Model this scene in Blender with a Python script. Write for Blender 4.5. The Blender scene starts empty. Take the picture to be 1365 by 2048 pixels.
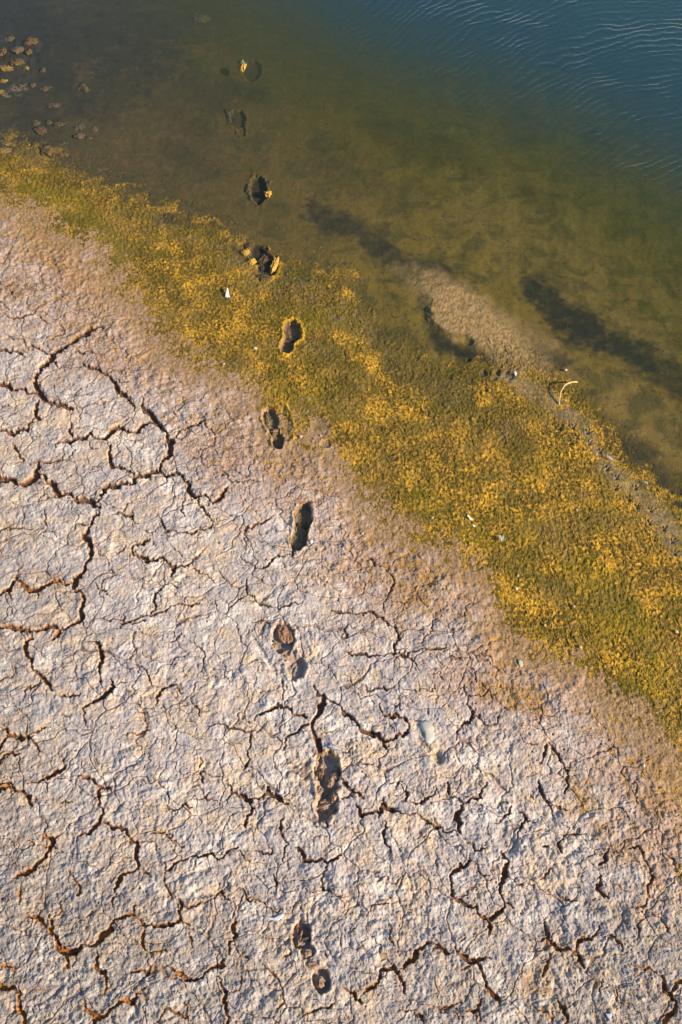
import bpy, math, random
import numpy as np
from mathutils import Vector

random.seed(7)
sc = bpy.context.scene
# ------------------------------------------------------------------ camera, world, sun
CAM_H = 4.54
DEP = math.radians(53.9)                 # camera looks this far below the horizon
F = 35.0 / 36.0 * 2048.0
camd = bpy.data.cameras.new("camera")
camd.sensor_fit = 'VERTICAL'; camd.sensor_height = 36.0; camd.sensor_width = 24.0
camd.lens = 35.0; camd.clip_start = 0.05; camd.clip_end = 3000
cam = bpy.data.objects.new("camera", camd)
sc.collection.objects.link(cam)
cam.location = (0, 0, CAM_H)
cam.rotation_euler = (math.pi/2 - DEP, 0, 0)
sc.camera = cam

SUN_EL = math.radians(24)
SUN_AZ = math.radians(-24)               # angle from +X, towards the camera side
sdir = Vector((math.cos(SUN_AZ)*math.cos(SUN_EL), math.sin(SUN_AZ)*math.cos(SUN_EL), math.sin(SUN_EL)))
world = bpy.data.worlds.new("World"); sc.world = world
world.use_nodes = True
wn = world.node_tree.nodes; wl = world.node_tree.links
wn.clear()
sky = wn.new('ShaderNodeTexSky'); sky.sky_type = 'NISHITA'; sky.sun_disc = False
sky.sun_elevation = SUN_EL
sky.sun_rotation = math.pi/2 - SUN_AZ
sky.air_density = 1.0; sky.dust_density = 0.6; sky.ozone_density = 1.4
bg = wn.new('ShaderNodeBackground'); bg.inputs['Strength'].default_value = 0.10
wo = wn.new('ShaderNodeOutputWorld')
wl.new(sky.outputs[0], bg.inputs[0]); wl.new(bg.outputs[0], wo.inputs[0])
sund = bpy.data.lights.new("sun", 'SUN'); sund.energy = 4.7; sund.angle = math.radians(0.6)
sund.color = (1.0, 0.80, 0.56)
sun = bpy.data.objects.new("sun", sund); sc.collection.objects.link(sun)
sun.rotation_euler = sdir.to_track_quat('Z', 'Y').to_euler()
sc.view_settings.view_transform = 'Standard'
sc.view_settings.look = 'None'
sc.view_settings.exposure = 0.88
sc.view_settings.gamma = 1.0
sc.cycles.max_bounces = 6
sc.cycles.transparent_max_bounces = 8
sc.cycles.caustics_reflective = False
sc.cycles.caustics_refractive = False

# ------------------------------------------------------------------ numpy helpers
f32 = np.float32
cD, sD = math.cos(DEP), math.sin(DEP)
def ray(u, v):
    """ direction of the sight line through a point of the picture, scaled to fall 1 m """
    x = u - 682.5
    y = F*cD - (v - 1024.0)*sD
    z = F*sD + (v - 1024.0)*cD
    return x/z, y/z
def at(u, v, z=0.0):
    x, y = ray(u, v)
    return x*(CAM_H-z), y*(CAM_H-z), z
rng = np.random.RandomState(11)
TAB = rng.rand(256, 256).astype(f32)
ANG = rng.rand(256, 256)*2*np.pi
GX = np.cos(ANG).astype(f32); GY = np.sin(ANG).astype(f32)
def gnoise(x, y, seed=0):
    """ gradient noise, about -1..1 """
    x = x + 37.13*seed; y = y - 19.71*seed
    xi = np.floor(x); yi = np.floor(y)
    fx = (x-xi).astype(f32); fy = (y-yi).astype(f32)
    xi = xi.astype(np.int32) & 255; yi = yi.astype(np.int32) & 255
    x1 = (xi+1) & 255; y1 = (yi+1) & 255
    sx = fx*fx*fx*(fx*(fx*6-15)+10); sy = fy*fy*fy*(fy*(fy*6-15)+10)
    a = GX[yi, xi]*fx + GY[yi, xi]*fy
    b = GX[yi, x1]*(fx-1) + GY[yi, x1]*fy
    c = GX[y1, xi]*fx + GY[y1, xi]*(fy-1)
    d = GX[y1, x1]*(fx-1) + GY[y1, x1]*(fy-1)
    ab = a + (b-a)*sx; cd = c + (d-c)*sx
    return (ab + (cd-ab)*sy)*1.5
def fbm(x, y, octv=4, seed=0, gain=0.5, lac=2.07):
    s = 0; a = 1.0; t = 0
    for i in range(octv):
        s = s + a*gnoise(x, y, seed+i*3); t += a
        a *= gain; x = x*lac; y = y*lac
    return s/t
def billow(x, y, octv=3, seed=0, gain=0.5, lac=2.1):
    s = 0; a = 1.0; t = 0
    for i in range(octv):
        s = s + a*(np.abs(gnoise(x, y, seed+i*3))*2-0.6); t += a
        a *= gain; x = x*lac; y = y*lac
    return s/t
def voro(x, y, seed=0, jit=0.9):
    """ distance to the border between cells, and a random number per cell """
    xi = np.floor(x).astype(np.int32); yi = np.floor(y).astype(np.int32)
    f1 = np.full(x.shape, 9.0, f32); f2 = np.full(x.shape, 9.0, f32); cid = np.zeros(x.shape, f32)
    for dy in (-1, 0, 1):
        for dx in (-1, 0, 1):
            cx = xi+dx; cy = yi+dy
            hx = TAB[(cy+seed*7) & 255, cx & 255]; hy = TAB[(cy+91+seed*13) & 255, (cx+57) & 255]
            px = cx + 0.5 + (hx-0.5)*jit; py = cy + 0.5 + (hy-0.5)*jit
            d = np.sqrt((x-px)**2 + (y-py)**2).astype(f32)
            m = d < f1
            f2 = np.where(m, f1, np.minimum(f2, d)); cid = np.where(m, hx, cid); f1 = np.where(m, d, f1)
    return f2-f1, f1, cid
def sstep(a, b, x):
    t = np.clip((x-a)/(b-a), 0, 1)
    return t*t*(3-2*t)
def lerp(a, b, t): return a + (b-a)*t

# ------------------------------------------------------------------ the grid of the ground sheet
STEP = 1.25
def grow(a, n, s0, q, sign):
    out = []; s = s0
    for i in range(n):
        a += sign*s; s *= q; out.append(a)
    return out
u_in = list(np.arange(-70, 1436, STEP)); v_in = list(np.arange(-60, 2110, STEP))
def side(a, sign):
    m = grow(a, 80, 1.3, 1.028, sign)
    return m + grow(m[-1], 38, 13.0, 1.13, sign)
us = side(u_in[0], -1)[::-1] + u_in + side(u_in[-1], 1)
vs = [v for v in grow(v_in[0], 60, 3.0, 1.06, -1)[::-1] if v > -1640] + v_in + [v for v in grow(v_in[-1], 40, 3.0, 1.12, 1) if v < 4300]
us = np.array(us, f32); vs = np.array(vs, f32)
NU, NV = len(us), len(vs)
U, V = np.meshgrid(us, vs)
U = U.astype(f32); V = V.astype(f32)
RX, RY = ray(U, V)
X0 = (RX*CAM_H).astype(f32); Y0 = (RY*CAM_H).astype(f32)
DENS = sstep(-300, -60, V)*sstep(-480, -200, U)*(1-sstep(1560, 1860, U))*(1-sstep(2110, 2500, V))   # 1 where the sheet is finely meshed
print('grid', NU, NV, NU*NV)

# ------------------------------------------------------------------ shoreline, algae belt, base height
shore = [(-9000,-1500),(-1500,-40),(-300,240),(0,305),(60,318),(110,332),(170,368),(250,408),(330,436),(420,470),(480,505),(520,548),(560,556),(620,560),(690,572),(730,612),(745,672),(800,716),(870,756),(930,768),(965,748),(1010,738),(1080,762),(1150,812),(1190,852),(1225,912),(1285,962),(1330,1012),(1365,1050),(1500,1190),(9000,8000)]
inner = [(-9000,-1380),(-1500,60),(-300,360),(0,412),(80,440),(160,500),(235,560),(285,640),(330,705),(420,745),(500,795),(560,868),(660,892),(700,990),(760,1070),(900,1110),(975,1170),(1000,1290),(1075,1325),(1170,1345),(1235,1440),(1330,1490),(1365,1560),(1500,1760),(9000,9500)]
def edge_dist(poly, U, V):
    xs = [p[0] for p in poly]; ys = [p[1] for p in poly]
    ud = us.astype(np.float64)
    y1 = np.mean([np.interp(ud+q, xs, ys) for q in np.linspace(-22, 22, 9)], 0)
    s1 = np.mean([(np.interp(ud+q+40, xs, ys) - np.interp(ud+q-40, xs, ys))/80 for q in np.linspace(-60, 60, 13)], 0)
    y = y1[None, :]; sl = s1[None, :]
    near = (V-y)/np.sqrt(1+sl*sl)
    k = np.arange(-10, 11)*60.0
    uu = us.astype(np.float64); yb = np.mean([np.interp(uu+q, xs, ys) for q in k], 0)
    sb = np.gradient(yb, uu); kk = np.ones(81)/81
    sb = np.convolve(np.pad(sb, 40, 'edge'), kk, 'valid')
    far = (V-yb[None, :])/np.sqrt(1+sb*sb)[None, :]
    return lerp(near, far, sstep(40, 200, np.abs(near))).astype(f32)       # > 0 towards the land
w1 = fbm(X0*2.2, Y0*2.2, 4, 1)
w2 = fbm(X0*9, Y0*9, 3, 5)
dS = edge_dist(shore, U, V) + w1*16 + w2*9
dI = edge_dist(inner, U, V) + w1*26 + w2*26 + gnoise(X0*30, Y0*30, 77)*12
def blob(cx, cy, rx, ry, rot=0, warp=0.0):
    """ elliptical coordinate of a patch: 0 at its centre, 1 on its rim """
    a = math.radians(rot); c, s = math.cos(a), math.sin(a)
    dx = U-cx; dy = V-cy
    p = (dx*c+dy*s)/rx; q = (-dx*s+dy*c)/ry
    r = np.sqrt(p*p+q*q)
    if warp: r = r + (w2*1.0+w1)*warp
    return r
def capsule(x0, y0, x1, y1):
    dx, dy = x1-x0, y1-y0; L = dx*dx+dy*dy
    t = np.clip(((U-x0)*dx+(V-y0)*dy)/L, 0, 1)
    return np.sqrt((U-x0-t*dx)**2+(V-y0-t*dy)**2)
land = np.clip(dS, 0, None); wat = np.clip(-dS, 0, 2500)
base = np.where(dS > 0, 0.0015 + 0.016*sstep(0, 230, land) + 0.06*np.clip(land/1000, 0, 1.4) + 0.02*sstep(0, 90, dI),
                -0.002 - 0.008*sstep(0, 160, wat) - (0.008+0.022*sstep(300, 900, U))*np.clip(wat/350, 0, 2) - 0.28*sstep(50, 800, U-0.2*V)*np.clip((wat-150)/600, 0, 3)**1.5)
base = np.where(dS < -60, base - 0.12*sstep(450, -150, V)*sstep(0, 800, U)*sstep(60, 260, wat), base).astype(f32)
# low wet tongue that runs into the algae, and the mud bank in the shallows
tongue = np.minimum(np.minimum(capsule(740,600,800,720), capsule(800,720,905,800)), capsule(905,800,960,870))
base -= 0.008*(1-sstep(20, 62, tongue+w2*22))
bank_r = blob(950, 640, 185, 50, 37, 0.22)
bank2 = blob(905, 625, 70, 52, 50, 0.25)
bank = np.maximum(1-sstep(0.45, 1.25, bank_r), 1-sstep(0.6, 1.15, bank2))
base = np.where(base < 0.003, lerp(base, 0.0016, bank), base)
chan = np.minimum(np.minimum(capsule(845,600,880,690), capsule(880,690,960,715)), capsule(960,715,1060,710)) + w2*10
base -= 0.010*(1-sstep(4, 34, chan))*(1-bank*0.9)
isles = np.zeros_like(base)
for (cx, cy, rx, ry, r) in [(20,130,44,46,0),(52,88,26,18,0),(10,165,24,20,0),(10,300,24,14,0),(-30,120,60,70,0),(160,372-100,8,6,0)]:
    isles = np.maximum(isles, 1-sstep(0.5, 1.2, blob(cx, cy, rx, ry, r, 0.4)))
base = np.where(base < 0, lerp(base, -0.0008, isles), base)
Z = base.copy()
X = (RX*(CAM_H-base)).astype(f32); Y = (RY*(CAM_H-base)).astype(f32)

alg = sstep(-85, 6, dS+w2*40)*(1-sstep(-75, 62, dI))                # algae cover
for (cx, cy, rx, ry, r, a) in [(20,120,46,50,0,.45),(20,175,40,24,0,.7),
                               (985,735,60,14,8,.6),(1095,790,70,26,35,.6)]:
    alg = np.maximum(alg, a*(1-sstep(0.5, 1.25, blob(cx, cy, rx, ry, r, 0.5))))
alg = np.clip(alg, 0, 1)
stain = sstep(-60, 0, dI)*(1-sstep(50, 210, dI+w1*90))*sstep(0, 40, dS)
stain = np.maximum(stain, 0.8*(1-sstep(.5, 1.3, blob(1330, 1640, 210, 150, 45, .5))))
thin = (1-sstep(30, 150, np.abs(dI-18)+w1*40))*sstep(0, 60, dS)        # sparse algae on the landward fringe
thin = np.maximum(thin, 1.0*(1-sstep(.3, 1.25, blob(1330, 1620, 230, 110, 55, .6))))
thin = np.maximum(thin, 0.8*(1-sstep(.3, 1.25, blob(1190, 1610, 80, 40, 55, .6))))
thin = np.maximum(thin, 0.7*(1-sstep(.3, 1.25, blob(1040, 1370, 120, 45, 35, .6))))
thin = np.maximum(thin, 0.6*(1-sstep(.3, 1.25, blob(130, 520, 190, 40, 35, .6))))
green = np.zeros_like(Z)
for (cx, cy, rx, ry, r) in [(850,1000,60,40,20),(945,1060,50,36,30),(1190,1160,70,50,30),(1250,1240,80,50,40),(1300,1350,60,80,0),(590,790,60,20,0),(120,400,120,30,25),(210,480,80,40,40),(640,640,60,30,0)]:
    green = np.maximum(green, 1-sstep(0.3, 1.2, blob(cx, cy, rx, ry, r, 0.35)))

beige = np.zeros_like(Z)
brown = np.zeros_like(Z)                  # bare olive silt between the mats
for (x0, y0, x1, y1, w) in [(560,575,720,640,50),(740,600,800,700,60),(800,700,900,800,55),(900,800,960,860,40),(1000,850,1060,900,26),(330,450,470,520,26),(640,700,700,760,40),(900,1230,1010,1300,50),(1200,1380,1290,1430,36),(760,1000,800,1050,30)]:
    brown = np.maximum(brown, 1-sstep(0.25, 1.3, capsule(x0, y0, x1, y1)/w + .6*w2+.4*w1))
for (x0, y0, x1, y1, w) in [(1095,800,1165,850,20),(1165,850,1215,930,16),(1215,930,1290,1000,24),(1290,1000,1365,1095,30),(1040,770,1100,800,24),(1000,745,1040,770,14),]:
    beige = np.maximum(beige, 1-sstep(0.35, 1.25, capsule(x0, y0, x1, y1)/w + .5*w2))
pale = np.zeros_like(Z)
for (x0, y0, x1, y1, w, a) in [(800,535,880,560,20,.8),(880,560,1010,650,26,.9),(1010,650,1100,705,34,.8),(1100,705,1150,740,30,.4),(1250,800,1330,880,60,.35),(1000,420,1300,640,120,.35)]:
    pale = np.maximum(pale, a*(1-sstep(0.3, 1.25, capsule(x0, y0, x1, y1)/w + .4*w2)))
# relief of the dried mud
mud = sstep(-20, 60, dI)
lowz = fbm(X*1.7, Y*1.7, 3, 9)
Wx = X + 0.02*gnoise(X*7, Y*7, 3); Wy = Y + 0.02*gnoise(X*7, Y*7, 4)
lump = billow(Wx*9, Wy*10, 3, 21, 0.55)
crinkle = fbm(Wx*34, Wy*30, 3, 31, 0.6)
wr = 1-np.abs(gnoise(Wx*19+gnoise(Wx*8, Wy*8, 6)*1.6, Wy*15, 44))*2
pv, pf, _ = voro(X*26+0.8*gnoise(X*12, Y*12, 13), Y*24+0.8*gnoise(X*12, Y*12, 14), 9)
pop = (0.45-pf)*sstep(-0.35, 0.35, gnoise(X*3.1, Y*3.1, 15)+0.35*sstep(1200, 1800, V))
relief = 0.011*lowz + 0.0056*lump*(0.85+0.8*sstep(-.3,.4,gnoise(X*2.6,Y*2.6,16))) + 0.0023*crinkle + 0.0003*wr + 0.0042*pop + 0.0032*fbm(X*75, Y*70, 3, 17, .68)
relief *= 1.12 + 0.35*sstep(1300, 1900, V)
Z += DENS*mud*relief + (1-DENS)*mud*0.01*lowz
Z += DENS*(1-mud)*sstep(-40, 20, dS)*(0.0025*lowz)
relief_st = 0.0042*fbm(X*38, Y*36, 3, 18, .65)
Z += DENS*stain*relief_st
# algae relief: matted clumps
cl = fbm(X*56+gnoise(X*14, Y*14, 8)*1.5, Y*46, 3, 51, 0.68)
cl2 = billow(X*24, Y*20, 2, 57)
patchy = fbm(X*5, Y*5, 3, 61)
Z += DENS*alg*(1-0.55*beige)*(1-0.1*isles)*(0.0068*cl + 0.0040*cl2 + 0.0050*patchy)
# the bed under water and the crumbly bank
bed = 1-sstep(-8, 14, dS)
Z += DENS*bed*(0.0035*fbm(X*14, Y*11, 4, 71)+0.004*w1)*(0.4+0.6*sstep(0, 200, wat))
Z += DENS*bank*bed*(0.0045*cl+0.003*patchy)

# ------------------------------------------------------------------ cracks traced on the mud
# groups: offset of a sheet quarter, then "width x y x y ..." in half-size steps
CR = {
(0,512): """10 410 290 330 315 290 350 250 375 205 410 160 465 140 500 150 530 165 560 225 590 290 615
5 150 535 110 545 60 530 0 515 -60 500;3 205 400 150 370 120 350;4 200 420 230 445;3 300 385 350 380 400 390
5 155 580 155 650 110 700 60 705 0 700 -60 690;4 -60 365 0 375 50 380 100 405;3 -60 250 0 245 60 245 130 235 185 190;2 150 240 210 275
5 330 430 380 450 430 475 470 530 520 575 540 605;2 460 490 520 505
9 575 565 570 600 610 640 620 665 665 700 690 745 680 790 645 830 640 860 540 905 470 920 400 950 380 990
7 610 665 560 690 450 695 430 725 300 730 240 745 220 765;4 280 660 285 730;5 430 740 440 800 480 845 530 865 540 905
4 690 730 720 700 760 675 820 655;2 810 660 850 700 865 790;5 640 855 715 870 740 900 755 940 820 960 850 990 880 975 910 925;3 750 940 740 1040
12 -60 905 0 895 60 900 100 915 135 895 145 860 150 820;3 150 820 250 820 250 775;9 150 865 190 905 230 950 290 965 370 985 400 1005
4 50 745 75 790 90 830;2 890 860 930 905 1000 895;3 0 600 30 595 50 610;2 20 310 60 335 100 345;2 390 770 350 740;2 200 335 250 320;3 45 110 45 150 60 165""",
(0,1024): """8 400 0 370 30 350 80 335 100 370 150 360 190 330 240 300 265 295 300 330 330 325 400 300 445 240 465 210 510
6 300 50 350 55;7 0 330 40 310 65 260 95 295 145 310 240 275 290 285;5 40 310 40 345;3 65 255 95 210;2 145 310 150 345
6 -60 455 0 460 60 468 120 475 170 470 240 465;5 130 480 105 520 100 550 130 590 130 630 180 670 205 710;3 180 -10 190 60 155 95;3 190 75 225 100;3 0 80 70 65 130 70
4 225 735 270 738 320 725;4 60 620 45 660 0 680;3 100 740 100 710 150 690;2 270 655 300 662;6 350 515 400 525 410 570 400 620 400 690
9 440 665 455 700 420 740 360 765 330 785;4 330 785 335 820 350 860;3 455 690 510 680;6 0 860 45 890 110 900 150 935 160 955;9 -30 960 0 940 45 895;4 105 850 115 900;4 110 895 180 860;5 -20 1015 0 1000 45 960 80 965
3.5 640 20 665 80 740 80 800 65 845 60 850 35 820 0 800 -60;4 975 85 985 60 1050 45 1075 25;5 600 110 545 130 530 165 590 200 640 180 700 215 685 255;3 700 215 740 210 780 180 825 140
3.5 660 240 660 290 620 330 620 390 600 410 540 430 480 440;2 660 290 710 305;2.5 375 280 395 305 430 315;3 445 0 530 15 555 45;2.5 410 420 470 430 590 435
3.5 965 170 990 200 1020 225 1060 215 1100 180 1160 165;4 1165 90 1165 170;3 985 270 990 330 1040 365 1090 380;2.5 985 335 930 370 910 400;3 1115 385 1160 365 1210 355;2 770 225 820 250 860 280
4 990 875 1000 900 990 970 975 1023;3 830 855 920 865 990 880 1030 880 1055 855;5 1020 835 1060 800 1110 765 1165 800 1225 820
8 1255 690 1300 745 1280 780 1250 840 1260 900 1280 960 1270 1010;5 1300 750 1365 780;4 1245 840 1190 880 1150 900 1130 950;3 1130 660 1130 750;3 1010 435 1080 455
4 620 770 650 710 700 690 735 720;2 645 770 660 800;3 550 615 590 650 605 690;3 500 595 540 570 550 540;2.5 670 525 730 485;2 755 510 800 545 790 650 830 665;2.5 760 740 800 785 805 820;2 800 790 830 795
2.5 575 840 575 800 540 790;4 270 960 255 1010;2 490 890 560 885 600 870;3 590 960 600 1000 580 1020;3 800 980 800 1023;2 850 560 880 590;2 900 620 920 680;2 690 880 710 850;2 460 160 500 140;2 1130 200 1140 220;2 1040 715 1080 712;2 860 350 870 390;3 590 410 640 400 730 370 800 360;2 700 370 740 375""",
(683,1024): """3 105 180 130 210 190 240 210 290 185 340 170 400;4 -40 390 0 400 60 405 100 395 160 420 210 460 215 530 210 565 150 570 70 565 20 555;3 25 440 25 490 0 500
3.5 210 565 235 570 260 580 290 560 420 545;3 260 580 310 635;2 220 575 215 620;2 10 650 45 690;3 95 690 105 715 180 715 215 690;2 115 720 130 765
4 490 690 500 770 525 805 510 840 470 870 455 910;3.5 525 810 590 855 625 840 630 810;2 240 705 355 720 380 705;2 235 730 235 790;3 155 765 165 815
6 165 815 200 825 215 810 250 820 270 860;8 270 865 225 890 200 910 165 910 140 890 110 880 60 850 0 785;6 165 910 175 945;3 0 965 30 960 50 940;3 70 1000 130 1005
6 790 1005 820 930;4 830 920 870 970 890 1015;2 395 640 405 670;2 560 560 640 640;2 430 560 520 590 540 680;3 345 785 345 805;2 380 400 360 470 300 520;2 600 700 560 740 500 745;2 720 905 780 930;2 300 680 310 720;3 290 830 320 835""",
(0,1536): """8 -60 90 0 80 50 80 100 95 125 150;6 -40 55 0 60 45 70;6 130 55 180 40 240 10 265 -15;2 180 45 190 100;5 315 30 340 40 400 75 445 80;5 400 75 395 140 415 185 400 220 330 260 310 290
6 415 215 470 235 510 245 550 295 545 340 555 390 500 425 470 470 460 495;2 550 300 620 295;3 555 400 605 435;3 465 500 450 555;7 160 265 210 285 200 320 170 370 130 405 80 420 50 440
4 270 405 300 450 320 475 310 510;3 230 140 290 138;3 110 290 140 300;7 100 595 150 600 190 640;16 190 640 230 700 270 735 330 710;12 330 710 400 690 445 650 460 605;7 460 605 540 590 545 550
13 195 585 205 650;9 270 730 270 800;6 540 590 580 630 650 630 720 605 730 550 715 520;3.5 730 545 830 535 880 490 920 525;4 580 640 570 680 605 745 665 730;4 605 745 590 830 520 815;3 720 605 760 630
2.5 935 525 930 600;6 945 600 935 650 935 690 915 710 915 740;3 935 690 1000 765;3 1050 790 1120 870 1140 930 1110 960;5 665 790 700 820 780 845 840 805 895 790 895 760;4 755 660 775 720
8 -40 860 0 865 50 875 85 905 80 960 90 1040;5 385 730 385 790 425 850 415 900;7 335 920 340 970 400 1005 450 960 490 935 530 940 550 895;12 370 1000 380 1040;4 620 1020 670 965 760 990;3 740 930 750 1010
5 870 830 905 905 905 960 920 1000 890 1040;3 905 910 950 890 965 830;4 1210 1000 1220 985 1290 960 1340 920;6 930 95 1005 125 1005 180 985 235;6 1005 125 1055 105 1075 75 1090 110 1160 140
3 905 145 925 100 905 60;2.5 815 0 810 60;3 655 90 675 140;4 665 150 680 165 770 155;3 780 125 840 95;2 550 145 560 175;4 1135 200 1130 270 1130 370;3 1020 330 1080 345 1090 320;3 955 330 1000 375;2 1140 250 1170 235
5 1175 315 1210 335 1240 370 1310 380 1360 350;3 1310 380 1290 430 1290 485 1360 515;2 1120 485 1180 485;2 1290 485 1220 480;4 1300 200 1305 240;3 1090 420 1110 460 1100 500
3 605 265 660 255 740 310;4 655 380 660 410 720 370 760 355 850 340 870 370 920 325 950 320;3 660 420 660 470 690 515;2 620 300 625 340;3 945 490 970 480 1000 530 1060 545 1120 565;3 1140 600 1180 615;2 970 500 950 570;6 1300 740 1310 760
3 75 460 75 540;4 0 810 60 800 85 780;3 230 540 240 580 210 600;2 1010 250 1020 300;2 1130 760 1165 740;3 590 870 560 900;2 470 700 500 730;3 130 640 160 610""",
(683,1536): """6 0 40 25 80 50 95 90 120;3 40 100 0 125;6 55 150 75 185 150 190 170 145 195 165 240 180;4 240 180 300 185 370 235 440 255;3 170 145 165 115;4 235 35 220 80;4 245 75 265 100 240 130;4 270 125 330 135 370 110 380 85
4.5 425 55 430 110 485 140 525 120 555 120 560 85 580 55;7 485 140 460 200 465 245 490 280;3 420 260 460 250;3 490 280 540 330 575 320;5 515 340 510 380 460 410 435 450 440 490 490 540 540 550 580 600 640 570 650 530
10 650 530 655 430 665 370;5 665 370 640 330;7 580 600 590 665;4 650 530 690 560;4 700 465 740 470 780 460;3.5 545 410 590 430;4 610 220 650 190 680 155;4 700 165 740 205 720 240 690 300 670 340;3 735 210 780 215
4.5 785 45 800 95 830 150 845 190;3 830 150 910 165;4 800 440 835 400;4 890 250 870 300 880 340;3 900 265 980 260;5 800 320 830 315;5 890 0 890 100;5 1065 320 1060 370 1025 385;3 1070 320 1120 330;5 1030 420 1030 490 1070 515
4.5 1150 320 1180 315 1210 370 1240 410 1225 480 1235 520;4 1180 560 1215 550 1225 520;3.5 860 495 920 530 1000 545;3 1230 570 1280 610 1310 660;3 1185 680 1190 630 1220 590;6 820 600 820 650 860 720 900 720 950 740 975 795
4 780 690 830 680;5 945 730 965 680 1010 670 1035 630;4 1060 670 1110 700 1125 730;6 830 730 820 790 805 830;8 235 800 300 755 340 705 400 725 430 740;9 450 710 480 750 510 775 545 770 600 765;7 545 775 575 840 600 900 635 945;5 520 780 480 805
6 90 900 150 850 165 800 210 790 230 830 250 900;5 0 875 60 925 80 935;3 400 960 460 960 470 1000;5 500 970 545 970 565 920;4 545 975 550 1010;6 290 980 330 1020;3 230 970 290 965;10 1280 830 1290 890 1330 930 1335 970 1300 1010 1280 1050
8 1310 900 1340 860 1365 850 1420 840;3 1160 780 1230 800 1280 830;4 1035 900 1040 860;5 860 930 890 960 905 1010 900 1050;3 770 950 850 1010;3 100 590 120 550 190 545;3 190 620 190 680 210 710;4 170 210 180 240 175 300 190 350;2 30 660 60 630
3 1290 340 1340 400;3 1100 880 1110 950;2 690 870 705 890;3 1100 160 1150 210;2 330 640 350 600;3 500 680 470 700;2 600 280 590 230;4 770 130 760 100;3 380 350 380 390"""}
SD = np.full(U.shape, 50.0, f32)            # distance to the edge of the nearest crack, < 0 inside
CW = np.zeros(U.shape, f32)
wu = U + 2.6*gnoise(X*16, Y*16, 81) + 1.9*gnoise(X*60, Y*60, 82)
wv = V + 2.6*gnoise(X*16, Y*16, 83) + 1.9*gnoise(X*60, Y*60, 84)
def rough(pts):
    for k in range(4):
        out = [pts[0]]
        for a, b in zip(pts[:-1], pts[1:]):
            L = math.hypot(b[0]-a[0], b[1]-a[1])
            if L > 4:
                j = L*0.21
                out.append(((a[0]+b[0])/2+random.uniform(-j, j), (a[1]+b[1])/2+random.uniform(-j, j)))
            out.append(b)
        pts = out
    return pts
def paint_crack(pts, w, taper=True):
    n = len(pts)
    m1 = random.uniform(0, 99)
    tot = [0]
    for a, b in zip(pts[:-1], pts[1:]): tot.append(tot[-1]+math.hypot(b[0]-a[0], b[1]-a[1]))
    for k in range(n-1):
        (x0, y0), (x1, y1) = pts[k], pts[k+1]
        s = tot[k]; e = tot[-1]-s
        ww = w*(0.9+0.32*math.sin(s*0.07+m1)+0.14*math.sin(s*0.33+m1*2))
        if taper: ww *= min(1, 0.45+min(s, e)/(w*4+8))
        ww = max(ww, 1.1)
        R = ww/2+14
        i0 = np.searchsorted(us, min(x0, x1)-R); i1 = np.searchsorted(us, max(x0, x1)+R)
        j0 = np.searchsorted(vs, min(y0, y1)-R); j1 = np.searchsorted(vs, max(y0, y1)+R)
        if i1 <= i0 or j1 <= j0: continue
        a = wu[j0:j1, i0:i1]; b = wv[j0:j1, i0:i1]
        dx, dy = x1-x0, y1-y0; L = dx*dx+dy*dy+1e-6
        t = np.clip(((a-x0)*dx+(b-y0)*dy)/L, 0, 1)
        d = np.sqrt((a-x0-t*dx)**2+(b-y0-t*dy)**2) - ww/2
        sd = SD[j0:j1, i0:i1]; m = d < sd
        sd[m] = d[m]; CW[j0:j1, i0:i1][m] = ww
for (ox, oy), txt in CR.items():
    for line in txt.replace('\n', ';').split(';'):
        q = [float(t) for t in line.split()]
        if len(q) < 5: continue
        pts = [(ox+q[i]/2, oy+q[i+1]/2) for i in range(1, len(q)-1, 2)]
        paint_crack(rough(pts), q[0]*1.1 if q[0] < 5 else q[0]*0.55+4.0)
# hairline crazing between them
vx = X*1.0+0.05*fbm(X*9, Y*9, 3, 91); vy = Y+0.05*fbm(X*9, Y*9, 3, 95)
e1, _, id1 = voro(vx*7.5, vy*7.5, 3)
e2, _, id2 = voro(vx*17+3, vy*17, 5)
mppx = (1.0/ (F*sD+(V-1024)*cD) * CAM_H * 1.0).astype(f32)        # metres per picture step, sideways
gate1 = sstep(-0.5, -0.1, gnoise(X*6, Y*6, 97)); gate2 = sstep(-0.1, 0.3, gnoise(X*6, Y*6, 98))
e0, _, id0 = voro((vx+.06*gnoise(X*4, Y*4, 92))*3.9, (vy+.06*gnoise(X*4, Y*4, 93))*3.9, 8)
h0 = 0.85*(1-sstep(0.75, 2.2, e0/3.9/mppx*(0.8+0.5*gnoise(X*9, Y*9, 96))))*sstep(-0.75, -0.4, gnoise(X*3, Y*3, 99))
h1 = (1-sstep(0.55, 1.8, e1/7.5/mppx/1.0))*gate1
h2 = (1-sstep(0.4, 1.3, e2/17/mppx/1.0))*gate2
hair = np.maximum(np.maximum(h1, 0.8*h2), h0)*mud*DENS
hair *= 0.3+0.7*sstep(-40, 60, dI)
crmask = sstep(-40, 30, dI)
inside = sstep(1.0, -0.6, SD)*crmask
wm = CW*mppx
core = sstep(0.9, -0.7, SD+1.1*gnoise(X*48, Y*48, 190)*np.clip(CW/6, .3, 1))*crmask
depth = np.clip(wm*0.75, 0.005, 0.021)
Z -= DENS*core*depth
Z -= DENS*core*mud*(0.8*0.0030*crinkle + 0.0028*pop)
lip = np.exp(-(np.clip(SD, 0, 40)/5.0)**2)*(1-core)*np.clip(CW/6, 0.2, 1)*crmask
Z += DENS*lip*0.0011
Z -= DENS*(hair*0.0030 + 0.0030*h0*mud)
crack = np.clip(core + 0.75*hair, 0, 1)
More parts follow.
